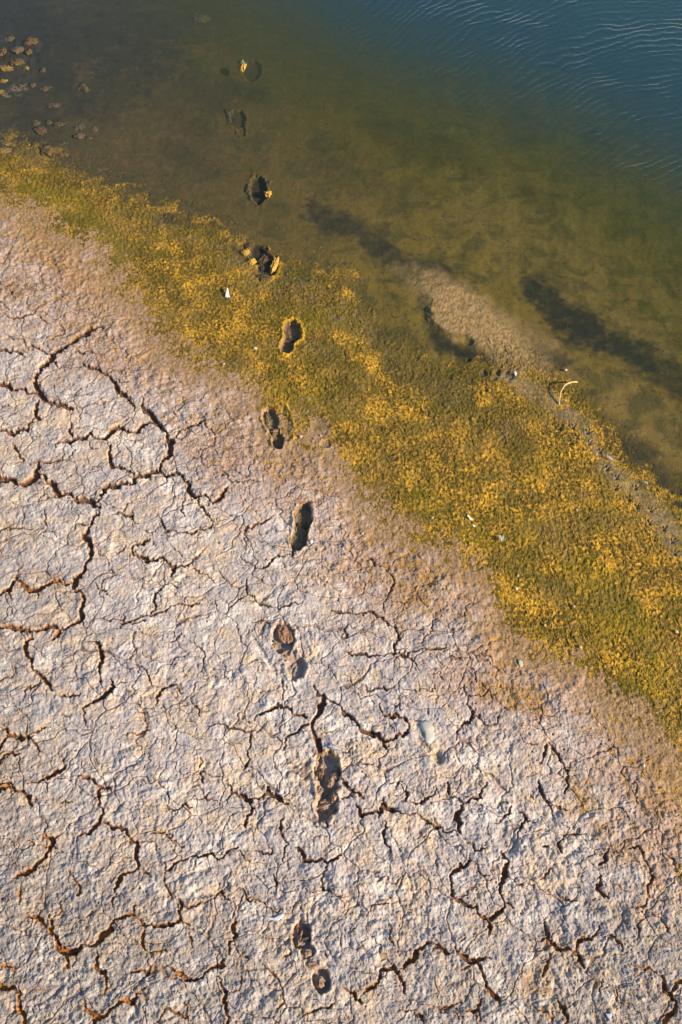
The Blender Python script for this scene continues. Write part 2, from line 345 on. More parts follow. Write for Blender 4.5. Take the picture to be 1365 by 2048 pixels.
# small holes in the crust
holes = np.zeros_like(Z)
for k in range(1500):
    hu, hv = random.uniform(-20, 1390), random.uniform(700, 2070)
    r = random.choice([0.9, 1.1, 1.3, 1.6, 2.2])
    i0, i1 = np.searchsorted(us, [hu-5, hu+5]); j0, j1 = np.searchsorted(vs, [hv-5, hv+5])
    d = np.sqrt((U[j0:j1, i0:i1]-hu)**2+((V[j0:j1, i0:i1]-hv)*random.uniform(0.8, 1.4))**2)
    holes[j0:j1, i0:i1] = np.maximum(holes[j0:j1, i0:i1], (1-sstep(r*0.6, r*1.3, d))*random.uniform(0.5, 1))
holes *= mud
Z -= DENS*holes*0.006

# ------------------------------------------------------------------ footprints pressed into the ground
yrim = np.zeros_like(Z); sun_rim = np.zeros_like(Z); damp = np.zeros_like(Z); red = np.zeros_like(Z); owner = np.zeros(Z.shape, np.int32); silt_vignette = np.zeros_like(Z)
def win(cx, cy, R):
    i0, i1 = np.searchsorted(us, [cx-R, cx+R]); j0, j1 = np.searchsorted(vs, [cy-R, cy+R])
    return slice(j0, j1), slice(i0, i1)
def ell(s, cx, cy, rx, ry, rot, rag=0.17):
    a = math.radians(rot); c, q = math.cos(a), math.sin(a)
    dx = U[s]-cx; dy = V[s]-cy
    p = (dx*c+dy*q)/rx; r = (-dx*q+dy*c)/ry
    return np.sqrt(p*p+r*r) + rag*(gnoise(X[s]*28, Y[s]*28, 101)+0.5*gnoise(X[s]*70, Y[s]*70, 102))
PRINTS = []
def footprint(idx, cx, cy, pits, ridges=(), rim=0.006, dmp=0.8, rd=0.0):
    """ pits: (cx, cy, rx, ry, rotation, depth in m, sharpness) merged into one sole """
    s = win(cx, cy, 110)
    q = 0.5 if idx < 5 else 0.58
    pits = [(a, b, c, d, e, f*q, g) for (a, b, c, d, e, f, g) in pits]; ridges = [r[:5]+(r[5]*q,) for r in ridges]
    z = Z[s]; cut = np.zeros_like(z); rr = np.full(z.shape, 9.0, f32); rd_ = np.full(z.shape, 9.0, f32)
    for (px, py, rx, ry, rot, dep, sh) in pits:
        r = ell(s, px, py, rx, ry, rot)
        k = 1-sstep(1-sh, 1.04, r)
        cut = np.maximum(cut, dep*k); rr = np.minimum(rr, r)
        if dep > 0.010 or idx == 7: rd_ = np.minimum(rd_, r)
    inn = 1-sstep(0.86, 1.02, rd_)
    z -= cut + inn*(0.0016*crinkle[s]+0.0012*wr[s])
    # the trodden floor is smoother than the crust
    for (px, py, rx, ry, rot, hh) in ridges:
        r = ell(s, px, py, rx, ry, rot, 0.16)
        z += hh*(1-sstep(0.35, 1.05, r))
    z += 0.75*rim*np.exp(-((rr-1.13)/0.11)**2)*(0.6+0.8*np.clip(1.6*w2[s]+0.3, -.5, 1.2))*(rr > 0.98)
    Z[s] = z
    if idx > 5:
        side = np.clip(0.5+(cx-U[s])/40+(cy-V[s])/90, 0.1, 1)
        sun_rim[s] = np.maximum(sun_rim[s], np.exp(-((rr-1.0)/0.10)**2)*side*np.clip(0.7+w2[s], 0, 1))  # orange of the sunlit upper left rim, painted into the ground colour
    if idx in (4, 5, 6): yrim[s] = np.maximum(yrim[s], {4: .5, 5: 1., 6: .45}[idx]*np.exp(-((rr-1.2)/0.17)**2)*np.clip(0.6+1.2*w2[s]+.3*w1[s], 0, 1))
    damp[s] = np.maximum(damp[s], inn*dmp*(0.6 if idx < 3 else 1)); red[s] = np.maximum(red[s], inn*rd)
    o = owner[s]; o[rr < 1.03] = idx; owner[s] = o
    crack[s] *= 1-inn
    holes[s] *= 1-inn
footprint(1, 505, 140, [(504,141,19,22,15,.035,.22)], rim=.003, dmp=1)
footprint(2, 476, 243, [(475,238,17,19,-10,.03,.25),(483,262,9,12,-20,.016,.4)], rim=.007, dmp=1)
footprint(3, 517, 379, [(517,379,17,29,-4,.045,.2)], rim=.008, dmp=1)
footprint(4, 528, 522, [(520,510,20,24,-30,.022,.3),(535,536,22,20,-30,.026,.25)], rim=.006, dmp=.9)
footprint(5, 580, 675, [(585,661,18,22,-25,.05,.16),(574,692,14,16,10,.05,.16),(579,678,12,14,0,.04,.2)], [(580,680,12,3,20,.012)], rim=.012, dmp=1, rd=.5)
footprint(6, 549, 853, [(541,838,16,26,-16,.05,.16),(556,880,13,18,-12,.055,.18),(549,860,11,20,-16,.045,.2),(566,848,19,38,-10,.016,.5)], [(552,862,14,4,-18,.02),(535,838,4,20,-14,.012)], rim=.007, dmp=.9)
footprint(7, 645, 866, [(640,856,22,24,20,.010,.5),(652,887,11,9,0,.014,.4)], rim=.002, dmp=.5, rd=.3)
footprint(8, 604, 1050, [(607,1030,19,31,14,.055,.15),(598,1076,17,25,16,.055,.15),(603,1053,17,26,14,.05,.15)], [(604,1052,9,4,30,.012),(590,1035,4,26,14,.014),(606,1075,7,3,0,.008)], rim=.006, dmp=.9)
footprint(9, 576, 1300, [(567,1277,24,34,-12,.036,.2),(592,1334,21,26,5,.036,.3),(577,1308,17,14,0,.022,.3)], [(572,1268,17,22,-20,.026),(577,1306,15,7,-25,.012),(594,1334,7,10,0,.010)], rim=.007, dmp=.55, rd=.75)
footprint(10, 653, 1577, [(655,1538,28,36,-8,.055,.18),(654,1608,23,34,12,.05,.2),(655,1575,24,22,0,.045,.3)], [(662,1562,19,15,40,.034),(668,1592,12,18,30,.03),(652,1606,13,16,10,.024),(637,1588,9,14,-30,.024),(640,1545,10,22,0,.016),(676,1598,5,26,24,.016)], rim=.008, dmp=.55, rd=.6)
footprint(11, 622, 1913, [(603,1870,20,33,-6,.045,.2),(615,1905,16,16,0,.03,.3),(642,1960,20,28,-10,.045,.2),(624,1925,14,20,-25,.014,.4)], [(607,1882,13,9,-40,.022),(602,1868,3,24,10,.02),(615,1908,11,10,0,.018),(640,1960,11,15,0,.026),(628,1932,15,15,-20,.012)], rim=.006, dmp=.45, rd=.7)
# toe scrapes, smears and the spoon-like groove
def groove(x0, y0, x1, y1, w, dep, soft=0.5, dm=0.0):
    R = math.hypot(x1-x0, y1-y0)/2+w*3
    s = win((x0+x1)/2, (y0+y1)/2, R)
    dx, dy = x1-x0, y1-y0; L = dx*dx+dy*dy
    t = np.clip(((U[s]-x0)*dx+(V[s]-y0)*dy)/L, 0, 1)
    d = np.sqrt((U[s]-x0-t*dx)**2+(V[s]-y0-t*dy)**2)/w + 0.15*w2[s]
    Z[s] -= dep*(1-sstep(1-soft, 1.1, d)); damp[s] = np.maximum(damp[s], dm*(1-sstep(0.3, 1.0, d)))
    crack[s] *= sstep(0.6, 1.1, d)
groove(508,1278,548,1338,7,.008,.8)
groove(838,1478,862,1504,7,.009,.7,.25); groove(874,1510,878,1516,13,.014,.6,.4)
groove(1008,1672,1022,1690,22,.014,.8,.35); groove(935,1662,948,1672,14,.008,.8)
groove(1175,1805,1195,1815,20,.008,.8,.3); groove(1235,1820,1245,1850,20,.008,.8,.3)
# three-toed bird tracks along the water's edge
BIRD = [(1120,857,20),(1146,856,10),(1175,866,-20),(1156,876,30),(1178,888,-30),(1141,887,0),(1200,905,10),(1234,957,20),(1232,978,-20),(1258,1000,30),(1272,978,0),(1302,1022,-10),(1300,1048,20),(1328,1060,10),(1344,1084,-30),(1350,1108,0),(1214,940,10),(1276,1016,30)]
bz = np.zeros_like(Z)
for bi, (bx, by, r) in enumerate(BIRD):
    for da in (-38, 0, 38):
        a = math.radians(r+da+90)
        groove(bx, by, bx+11*math.cos(a)*1.2, by-9*math.sin(a), 1.5, .006, .7, .55)
    groove(bx-2, by, bx+2, by+1, 3, .005, .7, .5)
    s = win(bx, by, 24); o_ = owner[s]; ub, vb = U[s], V[s]
    for da in (-38, 0, 38):
        a = math.radians(r+da+90); dx, dy = 13.2*math.cos(a), -9*math.sin(a)
        t = np.clip(((ub-bx)*dx+(vb-by)*dy)/(dx*dx+dy*dy), 0, 1)
        o_[(np.hypot(ub-bx-t*dx, vb-by-t*dy) < 2.6) & (o_ == 0)] = 20+bi
    owner[s] = o_
for (cx, cy, rx, ry) in [(966,746,9,7),(996,744,7,9),(990,757,8,5),(1018,750,14,12),(938,678+42,6,4)]:
    s = win(cx, cy, 30); r = ell(s, cx, cy, rx, ry, 0, .3); Z[s] -= .009*(1-sstep(.5, 1.1, r)); damp[s] = np.maximum(damp[s], .8*(1-sstep(.5, 1.2, r)))
s = win(936, 682, 40); r = ell(s, 936, 682, 13, 9, 0, .2); Z[s] -= .009*(1-sstep(.5, 1.1, r))

# ------------------------------------------------------------------ dark silt patches of the lake bed, and painted corner darkening
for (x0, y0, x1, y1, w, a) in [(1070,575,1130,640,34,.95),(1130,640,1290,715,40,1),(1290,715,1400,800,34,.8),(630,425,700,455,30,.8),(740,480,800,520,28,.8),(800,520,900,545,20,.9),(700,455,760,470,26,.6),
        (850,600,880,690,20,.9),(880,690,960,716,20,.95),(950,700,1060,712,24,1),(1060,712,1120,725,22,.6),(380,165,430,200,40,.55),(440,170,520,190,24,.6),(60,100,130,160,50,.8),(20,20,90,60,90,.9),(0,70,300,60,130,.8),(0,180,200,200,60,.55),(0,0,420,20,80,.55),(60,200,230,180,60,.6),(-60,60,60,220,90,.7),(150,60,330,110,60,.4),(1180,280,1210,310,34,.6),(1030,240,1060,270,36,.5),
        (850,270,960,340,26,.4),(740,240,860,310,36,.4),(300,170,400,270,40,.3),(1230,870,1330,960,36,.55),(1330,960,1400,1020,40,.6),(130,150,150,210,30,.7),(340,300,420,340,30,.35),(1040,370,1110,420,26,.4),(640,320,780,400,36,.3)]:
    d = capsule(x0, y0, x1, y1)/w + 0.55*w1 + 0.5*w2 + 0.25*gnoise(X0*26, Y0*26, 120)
    silt_vignette = np.maximum(silt_vignette, a*(1-sstep(0.35, 1.25, d)))
silt_vignette = np.maximum(silt_vignette, 0.85*(1-sstep(60, 420, np.hypot(U+60, (V-20)*1.1)+60*w1)))  # upper left: vignette and dark reflection painted as a darker bed
silt_vignette *= bed*(1-bank*0.9)
silt_vignette = np.clip(silt_vignette + bed*0.22*sstep(0.1, 0.6, fbm(X0*6, Y0*9, 4, 130)), 0, 1)
silt_vignette = np.clip(silt_vignette + bed*damp*((owner > 0) & (owner < 20))*0.85, 0, 1)
warmbed = sstep(500, 1300, U+V*0.6)          # the bed turns from brown on the left to olive on the right
oldL = np.clip(sstep(420, 0, U)*.9 + sstep(1500, 2000, V)*.5, 0, 1)
rust_sunrim = np.zeros_like(Z)
for (cx, cy, rx, ry, r, a) in [(1170,1580,30,60,-25,1),(1210,1650,40,40,30,1),(1250,1700,60,40,40,.7),(1330,1560,60,110,-30,.9),(860,1140,90,40,25,.6),(1050,1390,70,36,20,.8),(1000,1300,90,40,50,.5),(740,1060,60,50,30,.5),(400,770,60,40,20,.5),(100,500,140,40,35,.7),(1310,1760,60,80,0,.5),(560,950,80,40,20,.4)]:
    rust_sunrim = np.maximum(rust_sunrim, a*(1-sstep(0.1, 1.3, blob(cx, cy, rx, ry, r, .6))))
rust_sunrim = rust_sunrim + 0.9*(1-sstep(0.2, 1.2, blob(820,1175,110,60,25,.5))) + 0.9*(1-sstep(0.2, 1.2, blob(1030,1395,90,40,20,.5))) + 0.8*(1-sstep(.2, 1.2, blob(150,530,150,40,35,.5))) + 0.6*(1-sstep(.2, 1.1, blob(1075,1970,50,60,0,.5))) + .8*(1-sstep(.3, 1.2, blob(1175,1600,50,80,-30,.5)))
rust_sunrim = np.clip(rust_sunrim*sstep(-0.55, 0.25, fbm(X*13, Y*13, 3, 140)) + 1.2*sun_rim + (0.22+0.6*oldL)*np.exp(-np.clip(SD, 0, 60)/4.5)*np.clip(CW/7, 0, 1)*crmask*sstep(-.5, .4, w2), 0, 1)
dirt_vignette = np.clip(0.75*sstep(1500, 2150, V-0.25*U+150) + .65*sstep(300, -60, U)*sstep(500, 1500, V) + .7*sstep(1650, 2100, V+.3*(U-900))*sstep(700, 1400, U) + (1-sstep(0.3, 1.2, blob(120,1930,330,190,-10,.5)))*0.9 + .5*(1-sstep(.3, 1.2, blob(110,1180,80,50,0,.5))), 0, 1)  # browner dirty mud at lower left, with lens vignette painted into the colour
rockd = dirt_vignette*0.004*cl*DENS; Z += rockd*mud

X = (RX*(CAM_H-base)).astype(f32); Y = (RY*(CAM_H-base)).astype(f32)
cover = alg*0.96 + 0.36*fbm(X*4, Y*5, 3, 150) + 0.62*fbm(X*19+gnoise(X*7, Y*7, 8), Y*17, 3, 151, .6)
cover = cover - 0.25*thin*(alg > 0.02) - 0.30*(1-sstep(-60, 30, dS+w1*20)) - 0.36*brown - 0.42*isles - 0.6*beige
cover = np.where((alg > 0.02) | (thin > 0.05), np.maximum(cover, 0.0) + thin*0.75*sstep(0.02, 0.42, fbm(X*24, Y*20, 4, 152, .7)), 0)
cover = np.clip(cover, 0, 1.3)
under = sstep(-70, -40, dS)*(1-sstep(-30, 95, dI+w1*34+22*gnoise(X*24, Y*22, 170)+14*cl))
yrim = np.clip(yrim, 0, 1)
cover = np.clip(cover + 1.2*yrim, 0, 1.3)
ATTR = dict(deepu=1-sstep(-120, -30, dI+w2*30), yel=np.clip(0.60 + 0.55*fbm(X*3.2, Y*4, 3, 180) + 0.35*gnoise(X*9, Y*9, 183) - 0.55*brown - 0.25*(1-sstep(150, 420, U)) + 0.12*sstep(700, 1100, U), 0, 1), under=under*0.96, yrim=yrim, beige=beige*0.78*sstep(-0.45,0.2,w2+0.5*fbm(X*30,Y*30,2,160)), pale=pale, algae=alg, cover=cover, nz=np.clip(0.5+0.45*fbm(X*58+gnoise(X*15, Y*15, 5), Y*48, 3, 155, .7)+0.22*fbm(X*7, Y*6, 3, 156), 0, 1), stain=stain, green=green, crack=crack, hole=holes, damp=damp, red=red, silt_vignette=silt_vignette, bed=bed, bank=bank*bed, warmbed=warmbed, rust_sunrim=rust_sunrim, dirt_vignette=dirt_vignette, mud=mud,
            bump=np.clip(0.5+cl*0.6+cl2*.2, 0, 1), underz=np.clip(-Z, 0, 2))

# ------------------------------------------------------------------ material helpers
class NT:
    def __init__(self, name):
        self.m = bpy.data.materials.new(name); self.m.use_nodes = True
        self.t = self.m.node_tree; self.t.nodes.clear()
        self.out = self.n('ShaderNodeOutputMaterial')
    def n(self, typ, **kw):
        x = self.t.nodes.new(typ)
        for k, v in kw.items(): setattr(x, k, v)
        return x
    def link(self, a, b): self.t.links.new(a, b)
    def attr(self, name):
        a = self.n('ShaderNodeAttribute'); a.attribute_name = name; return a.outputs['Fac']
    def put(self, sock, val):
        if hasattr(val, 'is_output') or isinstance(val, bpy.types.NodeSocket): self.link(val, sock)
        elif isinstance(val, (tuple, list)) and len(val) == 3 and sock.type == 'RGBA': sock.default_value = (*val, 1)
        else: sock.default_value = val
    def mix(self, a, b, f, mode='MIX'):
        m = self.n('ShaderNodeMix', data_type='RGBA', blend_type=mode)
        self.put(m.inputs[0], f); self.put(m.inputs[6], a); self.put(m.inputs[7], b)
        return m.outputs[2]
    def math(self, op, a, b=0.0, c=0.0, clamp=False):
        m = self.n('ShaderNodeMath', operation=op); m.use_clamp = clamp
        self.put(m.inputs[0], a); self.put(m.inputs[1], b); self.put(m.inputs[2], c)
        return m.outputs[0]
    def noise(self, scale, detail=4, rough=0.55, vec=None, dist=0.0):
        n = self.n('ShaderNodeTexNoise'); n.inputs['Scale'].default_value = scale
        n.inputs['Detail'].default_value = detail; n.inputs['Roughness'].default_value = rough
        n.inputs['Distortion'].default_value = dist
        if vec is not None: self.link(vec, n.inputs['Vector'])
        return n.outputs['Fac']
    def rng(self, x, a, b, c=0.0, d=1.0):
        r = self.n('ShaderNodeMapRange'); r.interpolation_type = 'SMOOTHSTEP'
        self.put(r.inputs[0], x); r.inputs[1].default_value = a; r.inputs[2].default_value = b
        r.inputs[3].default_value = c; r.inputs[4].default_value = d
        return r.outputs[0]
def geo_pos(t):
    g = t.n('ShaderNodeNewGeometry'); return g.outputs['Position']

def ground_material():
    t = NT("shore_ground")
    P = geo_pos(t)
    A = {k: t.attr(k) for k in ATTR}
    nA = t.noise(2.3, 3, 0.6, P); nB = t.noise(11, 5, 0.6, P); nC = t.noise(60, 4, 0.65, P); nD = t.noise(24, 5, 0.7, P)
    nE = t.noise(5, 4, 0.6, P, 0.6)
    # dried mud crust
    c = t.mix((0.42,0.360,0.330), (0.55,0.435,0.315), t.rng(nB, 0.40, 0.62))
    c = t.mix(c, (0.40,0.372,0.375), t.rng(nE, 0.44, 0.58, 0, 0.9))
    c = t.mix(c, (0.68,0.63,0.575), t.rng(t.noise(8.5, 5, 0.65, P, 0.4), 0.50, 0.66, 0, 0.8))
    c = t.mix(c, (0.27,0.205,0.175), t.rng(nD, 0.54, 0.70, 0, 0.55))
    c = t.mix(c, (0.58,0.53,0.48), t.rng(nC, 0.58, 0.72, 0, 0.6))
    c = t.mix(c, (0.20,0.185,0.17), t.math('MULTIPLY', A['dirt_vignette'], t.rng(nD, 0.35, 0.62, 0.15, 0.85)))
    st = t.math('MULTIPLY', A['stain'], t.rng(nB, 0.30, 0.62, 0.35, 0.95))
    sc_ = t.mix((0.25,0.155,0.115), (0.45,0.315,0.235), t.rng(nC, 0.40, 0.60))
    sc_ = t.mix(sc_, (0.36,0.21,0.10), t.rng(nD, 0.52, 0.68, 0, 0.6))
    sc_ = t.mix(sc_, (0.22,0.17,0.09), t.rng(nE, 0.5, 0.68, 0, 0.5))
    c = t.mix(c, sc_, st)
    c = t.mix(c, t.mix((0.40,0.22,0.06), (0.26,0.15,0.05), t.rng(nD, .42, .6)), t.math('MULTIPLY', A['rust_sunrim'], t.rng(nC, 0.34, 0.58, 0.05, 1.0)))
    # the mud below the crust, seen in the cracks
    und = t.mix((0.085,0.044,0.026), (0.165,0.090,0.052), t.rng(nC, 0.35, 0.65))
    und = t.mix(und, (0.36,0.15,0.03), t.math('MULTIPLY', A['dirt_vignette'], t.rng(nD, 0.42, 0.6)))
    c = t.mix(c, und, A['crack'])
    c = t.mix(c, (0.10,0.06,0.045), A['hole'])
    fl = t.mix((0.15,0.115,0.065), (0.085,0.075,0.04), t.rng(nB, 0.4, 0.6))
    fl = t.mix(fl, t.mix((0.26,0.14,0.085), (0.19,0.125,0.09), t.rng(nD, 0.4, 0.6)), A['red'])
    c = t.mix(c, fl, A['damp'])
    c = t.mix(c, t.mix(t.mix((0.36,0.225,0.10), (0.19,0.125,0.065), t.rng(nC, .4, .6)), t.mix((0.175,0.125,0.038), (0.085,0.065,0.022), t.rng(nC, .38, .6)), A['deepu']), t.math('MULTIPLY', A['under'], t.math('SUBTRACT', 1.0, A['damp'])))
    # algae
    yl = t.rng(A['yel'], 0.12, 0.8, 0.22, 1.0)
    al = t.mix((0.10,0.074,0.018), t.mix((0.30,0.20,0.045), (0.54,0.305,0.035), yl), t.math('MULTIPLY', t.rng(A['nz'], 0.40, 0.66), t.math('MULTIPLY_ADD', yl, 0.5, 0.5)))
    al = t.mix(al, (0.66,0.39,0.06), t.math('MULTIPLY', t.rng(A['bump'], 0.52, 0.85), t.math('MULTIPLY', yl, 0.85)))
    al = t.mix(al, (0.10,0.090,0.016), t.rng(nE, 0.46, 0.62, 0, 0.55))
    al = t.mix(al, (0.20,0.14,0.045), t.rng(nA, 0.5, 0.66, 0, 0.5))
    al = t.mix(al, (0.19,0.165,0.010), t.math('MULTIPLY', A['green'], t.rng(nC, 0.35, 0.6, 0.0, 0.45)))
    al = t.mix(al, (0.20,0.14,0.05), t.rng(nD, 0.52, 0.68, 0, 0.7))
    al = t.mix(al, t.mix((0.50,0.28,0.07), (0.30,0.19,0.06), t.rng(nC, .42, .6)), t.math('SUBTRACT', 0.8, t.rng(A['algae'], 0.05, 0.6, 0.0, 0.8)))
    al = t.mix(al, (0.70,0.40,0.03), t.math('MULTIPLY', A['yrim'], 0.85))
    am = t.rng(t.math('ADD', A['cover'], t.math('MULTIPLY', t.math('SUBTRACT', nC, 0.5), 0.9)), 0.32, 0.58)
    am = t.math('MULTIPLY', am, t.math('SUBTRACT', 1.0, t.math('MULTIPLY', A['damp'], 0.85)))
    c = t.mix(c, al, am)
    c = t.mix(c, t.mix((0.34,0.245,0.12), (0.19,0.135,0.06), t.rng(nD, 0.4, 0.62)), t.math('MULTIPLY', A['beige'], t.rng(nC, 0.66, 0.45, 0.1, 0.95)))
    # lake bed
    bd = t.mix((0.076,0.056,0.020), (0.165,0.118,0.020), A['warmbed'])
    bd = t.mix(bd, (0.115,0.080,0.026), t.rng(nB, 0.45, 0.65, 0, 0.55))
    bd = t.mix(bd, (0.27,0.18,0.085), t.math('MULTIPLY', A['pale'], t.rng(nD, 0.35, 0.62, 0.35, 0.9)))
    bd = t.mix(bd, (0.054,0.053,0.016), t.rng(nE, 0.44, 0.64, 0, 0.75))
    bd = t.mix(bd, (0.025,0.02,0.01), t.rng(nD, 0.55, 0.68, 0, 0.65))
    bd = t.mix(bd, (0.20,0.14,0.055), t.rng(nC, 0.58, 0.70, 0, 0.6))
    bd = t.mix(bd, (0.016,0.019,0.016), t.math('MULTIPLY', A['silt_vignette'], t.rng(nB, 0.3, 0.55, 0.7, 1)))
    bkc = t.mix((0.33,0.225,0.095), (0.20,0.135,0.06), t.rng(nD, 0.42, 0.62))
    bkc = t.mix(bkc, (0.15,0.10,0.07), t.rng(nC, 0.56, 0.7, 0, 0.8))
    wetb = t.math('MULTIPLY', A['bed'], t.math('SUBTRACT', 1.0, t.math('MULTIPLY', am, 0.9)))
    c = t.mix(c, bd, wetb)
    c = t.mix(c, bkc, t.math('MULTIPLY', A['bank'], t.rng(nC, 0.3, 0.5, 0.7, 1.0)))
    # soaked where it dips under the water
    wet = t.rng(A['underz'], 0.0, 0.008, 0.0, 0.45)
    c = t.mix(c, (0.10,0.08,0.035), t.math('MULTIPLY', wet, t.math('MULTIPLY', am, t.math('SUBTRACT', 1.0, A['bed']))))
    b = t.n('ShaderNodeBsdfPrincipled')
    t.link(c, b.inputs['Base Color'])
    t.link(t.math('SUBTRACT', 0.25, t.math('MULTIPLY', am, 0.2)), b.inputs['Specular IOR Level'])
    rg = t.math('SUBTRACT', 0.9, t.math('MULTIPLY', am, 0.15))
    t.link(rg, b.inputs['Roughness'])
    # fine grain
    h = t.math('ADD', t.math('MULTIPLY', t.noise(170, 5, 0.7, P), 0.0028), t.math('MULTIPLY', t.noise(60, 4, 0.6, P, 0.8), 0.0045))
    vor = t.n('ShaderNodeTexVoronoi'); vor.inputs['Scale'].default_value = 130; t.link(P, vor.inputs['Vector'])
    h2 = t.math('MULTIPLY', vor.outputs['Distance'], t.math('MULTIPLY', am, -0.005))
    h = t.math('ADD', h, h2)
    bp = t.n('ShaderNodeBump'); bp.inputs['Distance'].default_value = 1.0; bp.inputs['Strength'].default_value = 0.8
    t.link(h, bp.inputs['Height']); t.link(bp.outputs[0], b.inputs['Normal'])
    t.link(b.outputs[0], t.out.inputs[0])
    return t.m
MG = ground_material()

# ------------------------------------------------------------------ building the sheet, split into its things
quad_owner = np.maximum.reduce([owner[:-1, :-1], owner[1:, :-1], owner[:-1, 1:], owner[1:, 1:]])
q_alg = ((alg[:-1, :-1]+alg[1:, 1:])*0.5 > 0.5) & (quad_owner == 0)
q_bank = (bank[:-1, :-1]*bed[:-1, :-1] > 0.45) & (quad_owner == 0) & ~q_alg
idx = np.arange(NU*NV).reshape(NV, NU)
XYZ = np.stack([X, Y, Z], -1).reshape(-1, 3)
def sheet(name, mask, mat, origin=(0, 0, 0)):
    a = idx[:-1, :-1][mask]; b = idx[:-1, 1:][mask]; c = idx[1:, 1:][mask]; d = idx[1:, :-1][mask]
    q = np.stack([a, d, c, b], -1)
    used, inv = np.unique(q.ravel(), return_inverse=True)
    me = bpy.data.meshes.new(name)
    me.vertices.add(len(used)); me.vertices.foreach_set('co', (XYZ[used]-np.array(origin, f32)).astype(f32).ravel())
    n = len(a)
    me.loops.add(n*4); me.loops.foreach_set('vertex_index', inv.astype(np.int32).ravel())
    me.polygons.add(n); me.polygons.foreach_set('loop_start', (np.arange(n)*4).astype(np.int32))
    me.polygons.foreach_set('use_smooth', np.ones(n, bool))
    me.update(calc_edges=True)
    for k, arr in ATTR.items():
        at_ = me.attributes.new(k, 'FLOAT', 'POINT'); at_.data.foreach_set('value', arr.ravel()[used].astype(f32))
    me.materials.append(mat)
    o = bpy.data.objects.new(name, me); o.location = origin
    sc.collection.objects.link(o)
    return o
def tag(o, label=None, cat=None, group=None, kind=None):
    if label: o['label'] = label
    if cat: o['category'] = cat
    if group: o['group'] = group
    if kind: o['kind'] = kind
    return o
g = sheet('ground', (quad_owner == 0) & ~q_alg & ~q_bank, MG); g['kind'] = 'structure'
g = sheet('mudbank', q_bank, MG); g['kind'] = 'structure'
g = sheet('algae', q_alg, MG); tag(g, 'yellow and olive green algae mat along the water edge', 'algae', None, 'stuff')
FP = [None,
 ('round dark footprint hollow under the water, farthest out, beside a yellow tipped clod', 505, 140),
 ('small dark submerged footprint with a thin pale crescent rim on its left', 476, 243),
 ('oval dark blue flooded footprint with crumbs of orange algae along both sides', 517, 379),
 ('half flooded footprint at the waterline with a mud lump standing inside it', 528, 522),
 ('footprint in the algae with a thick bright yellow raised rim and two round brown pools', 580, 675),
 ('deep dark footprint on the algae border with a broad pink slope along its right side', 549, 853),
 ('faint shallow footprint in the algae with a small grey heel dent', 645, 866),
 ('deep olive brown footprint in pale mud with an orange left rim and black right wall', 604, 1050),
 ('footprint with a reddish domed sole and a separate round dark heel hollow', 576, 1300),
 ('broken brown footprint full of curled mud flaps and ridges, below a grey white feather', 653, 1577),
 ('lowest footprint, split into an orange walled toe hollow and a round heel hollow', 622, 1913)]
def zat(u, v):
    i = int(np.clip(np.searchsorted(us, u), 0, NU-1)); j = int(np.clip(np.searchsorted(vs, v), 0, NV-1))
    return float(Z[j, i])
def on_ground(u, v, lift=0.0, water=False):
    i = int(np.searchsorted(us, u)); j = int(np.searchsorted(vs, v))
    s = (slice(j-2, j+3), slice(i-2, i+3))
    z = float(Z[s].mean())
    if water: z = max(z, 0.0)
    z += lift
    x, y, _ = at(u, v, z)
    return x, y, z
for k in range(1, 12):
    lab, u, v = FP[k]
    o = sheet('footprint', quad_owner == k, MG, on_ground(u, v))
    tag(o, lab, 'footprint', 'footprints walking from the dry mud into the water')
for bi, (bx, by, r) in enumerate(BIRD):
    if (quad_owner == 20+bi).any():
        o = sheet('bird_track', quad_owner == 20+bi, MG, on_ground(bx, by))
        rank = sorted(BIRD, key=lambda b: math.hypot(b[0]-1119, b[1]-812)).index((bx, by, r))
        ordn = 'first second third fourth fifth sixth seventh eighth ninth tenth eleventh twelfth thirteenth fourteenth fifteenth sixteenth seventeenth eighteenth'.split()[rank]
        tag(o, ordn+' three toed bird track along the brown waterline strip, counting from the bent reed', 'bird track', 'bird tracks along the right waterline')

FOOT = {}
for o in sc.objects:
    if o.name.startswith('footprint'): FOOT[o['label']] = o
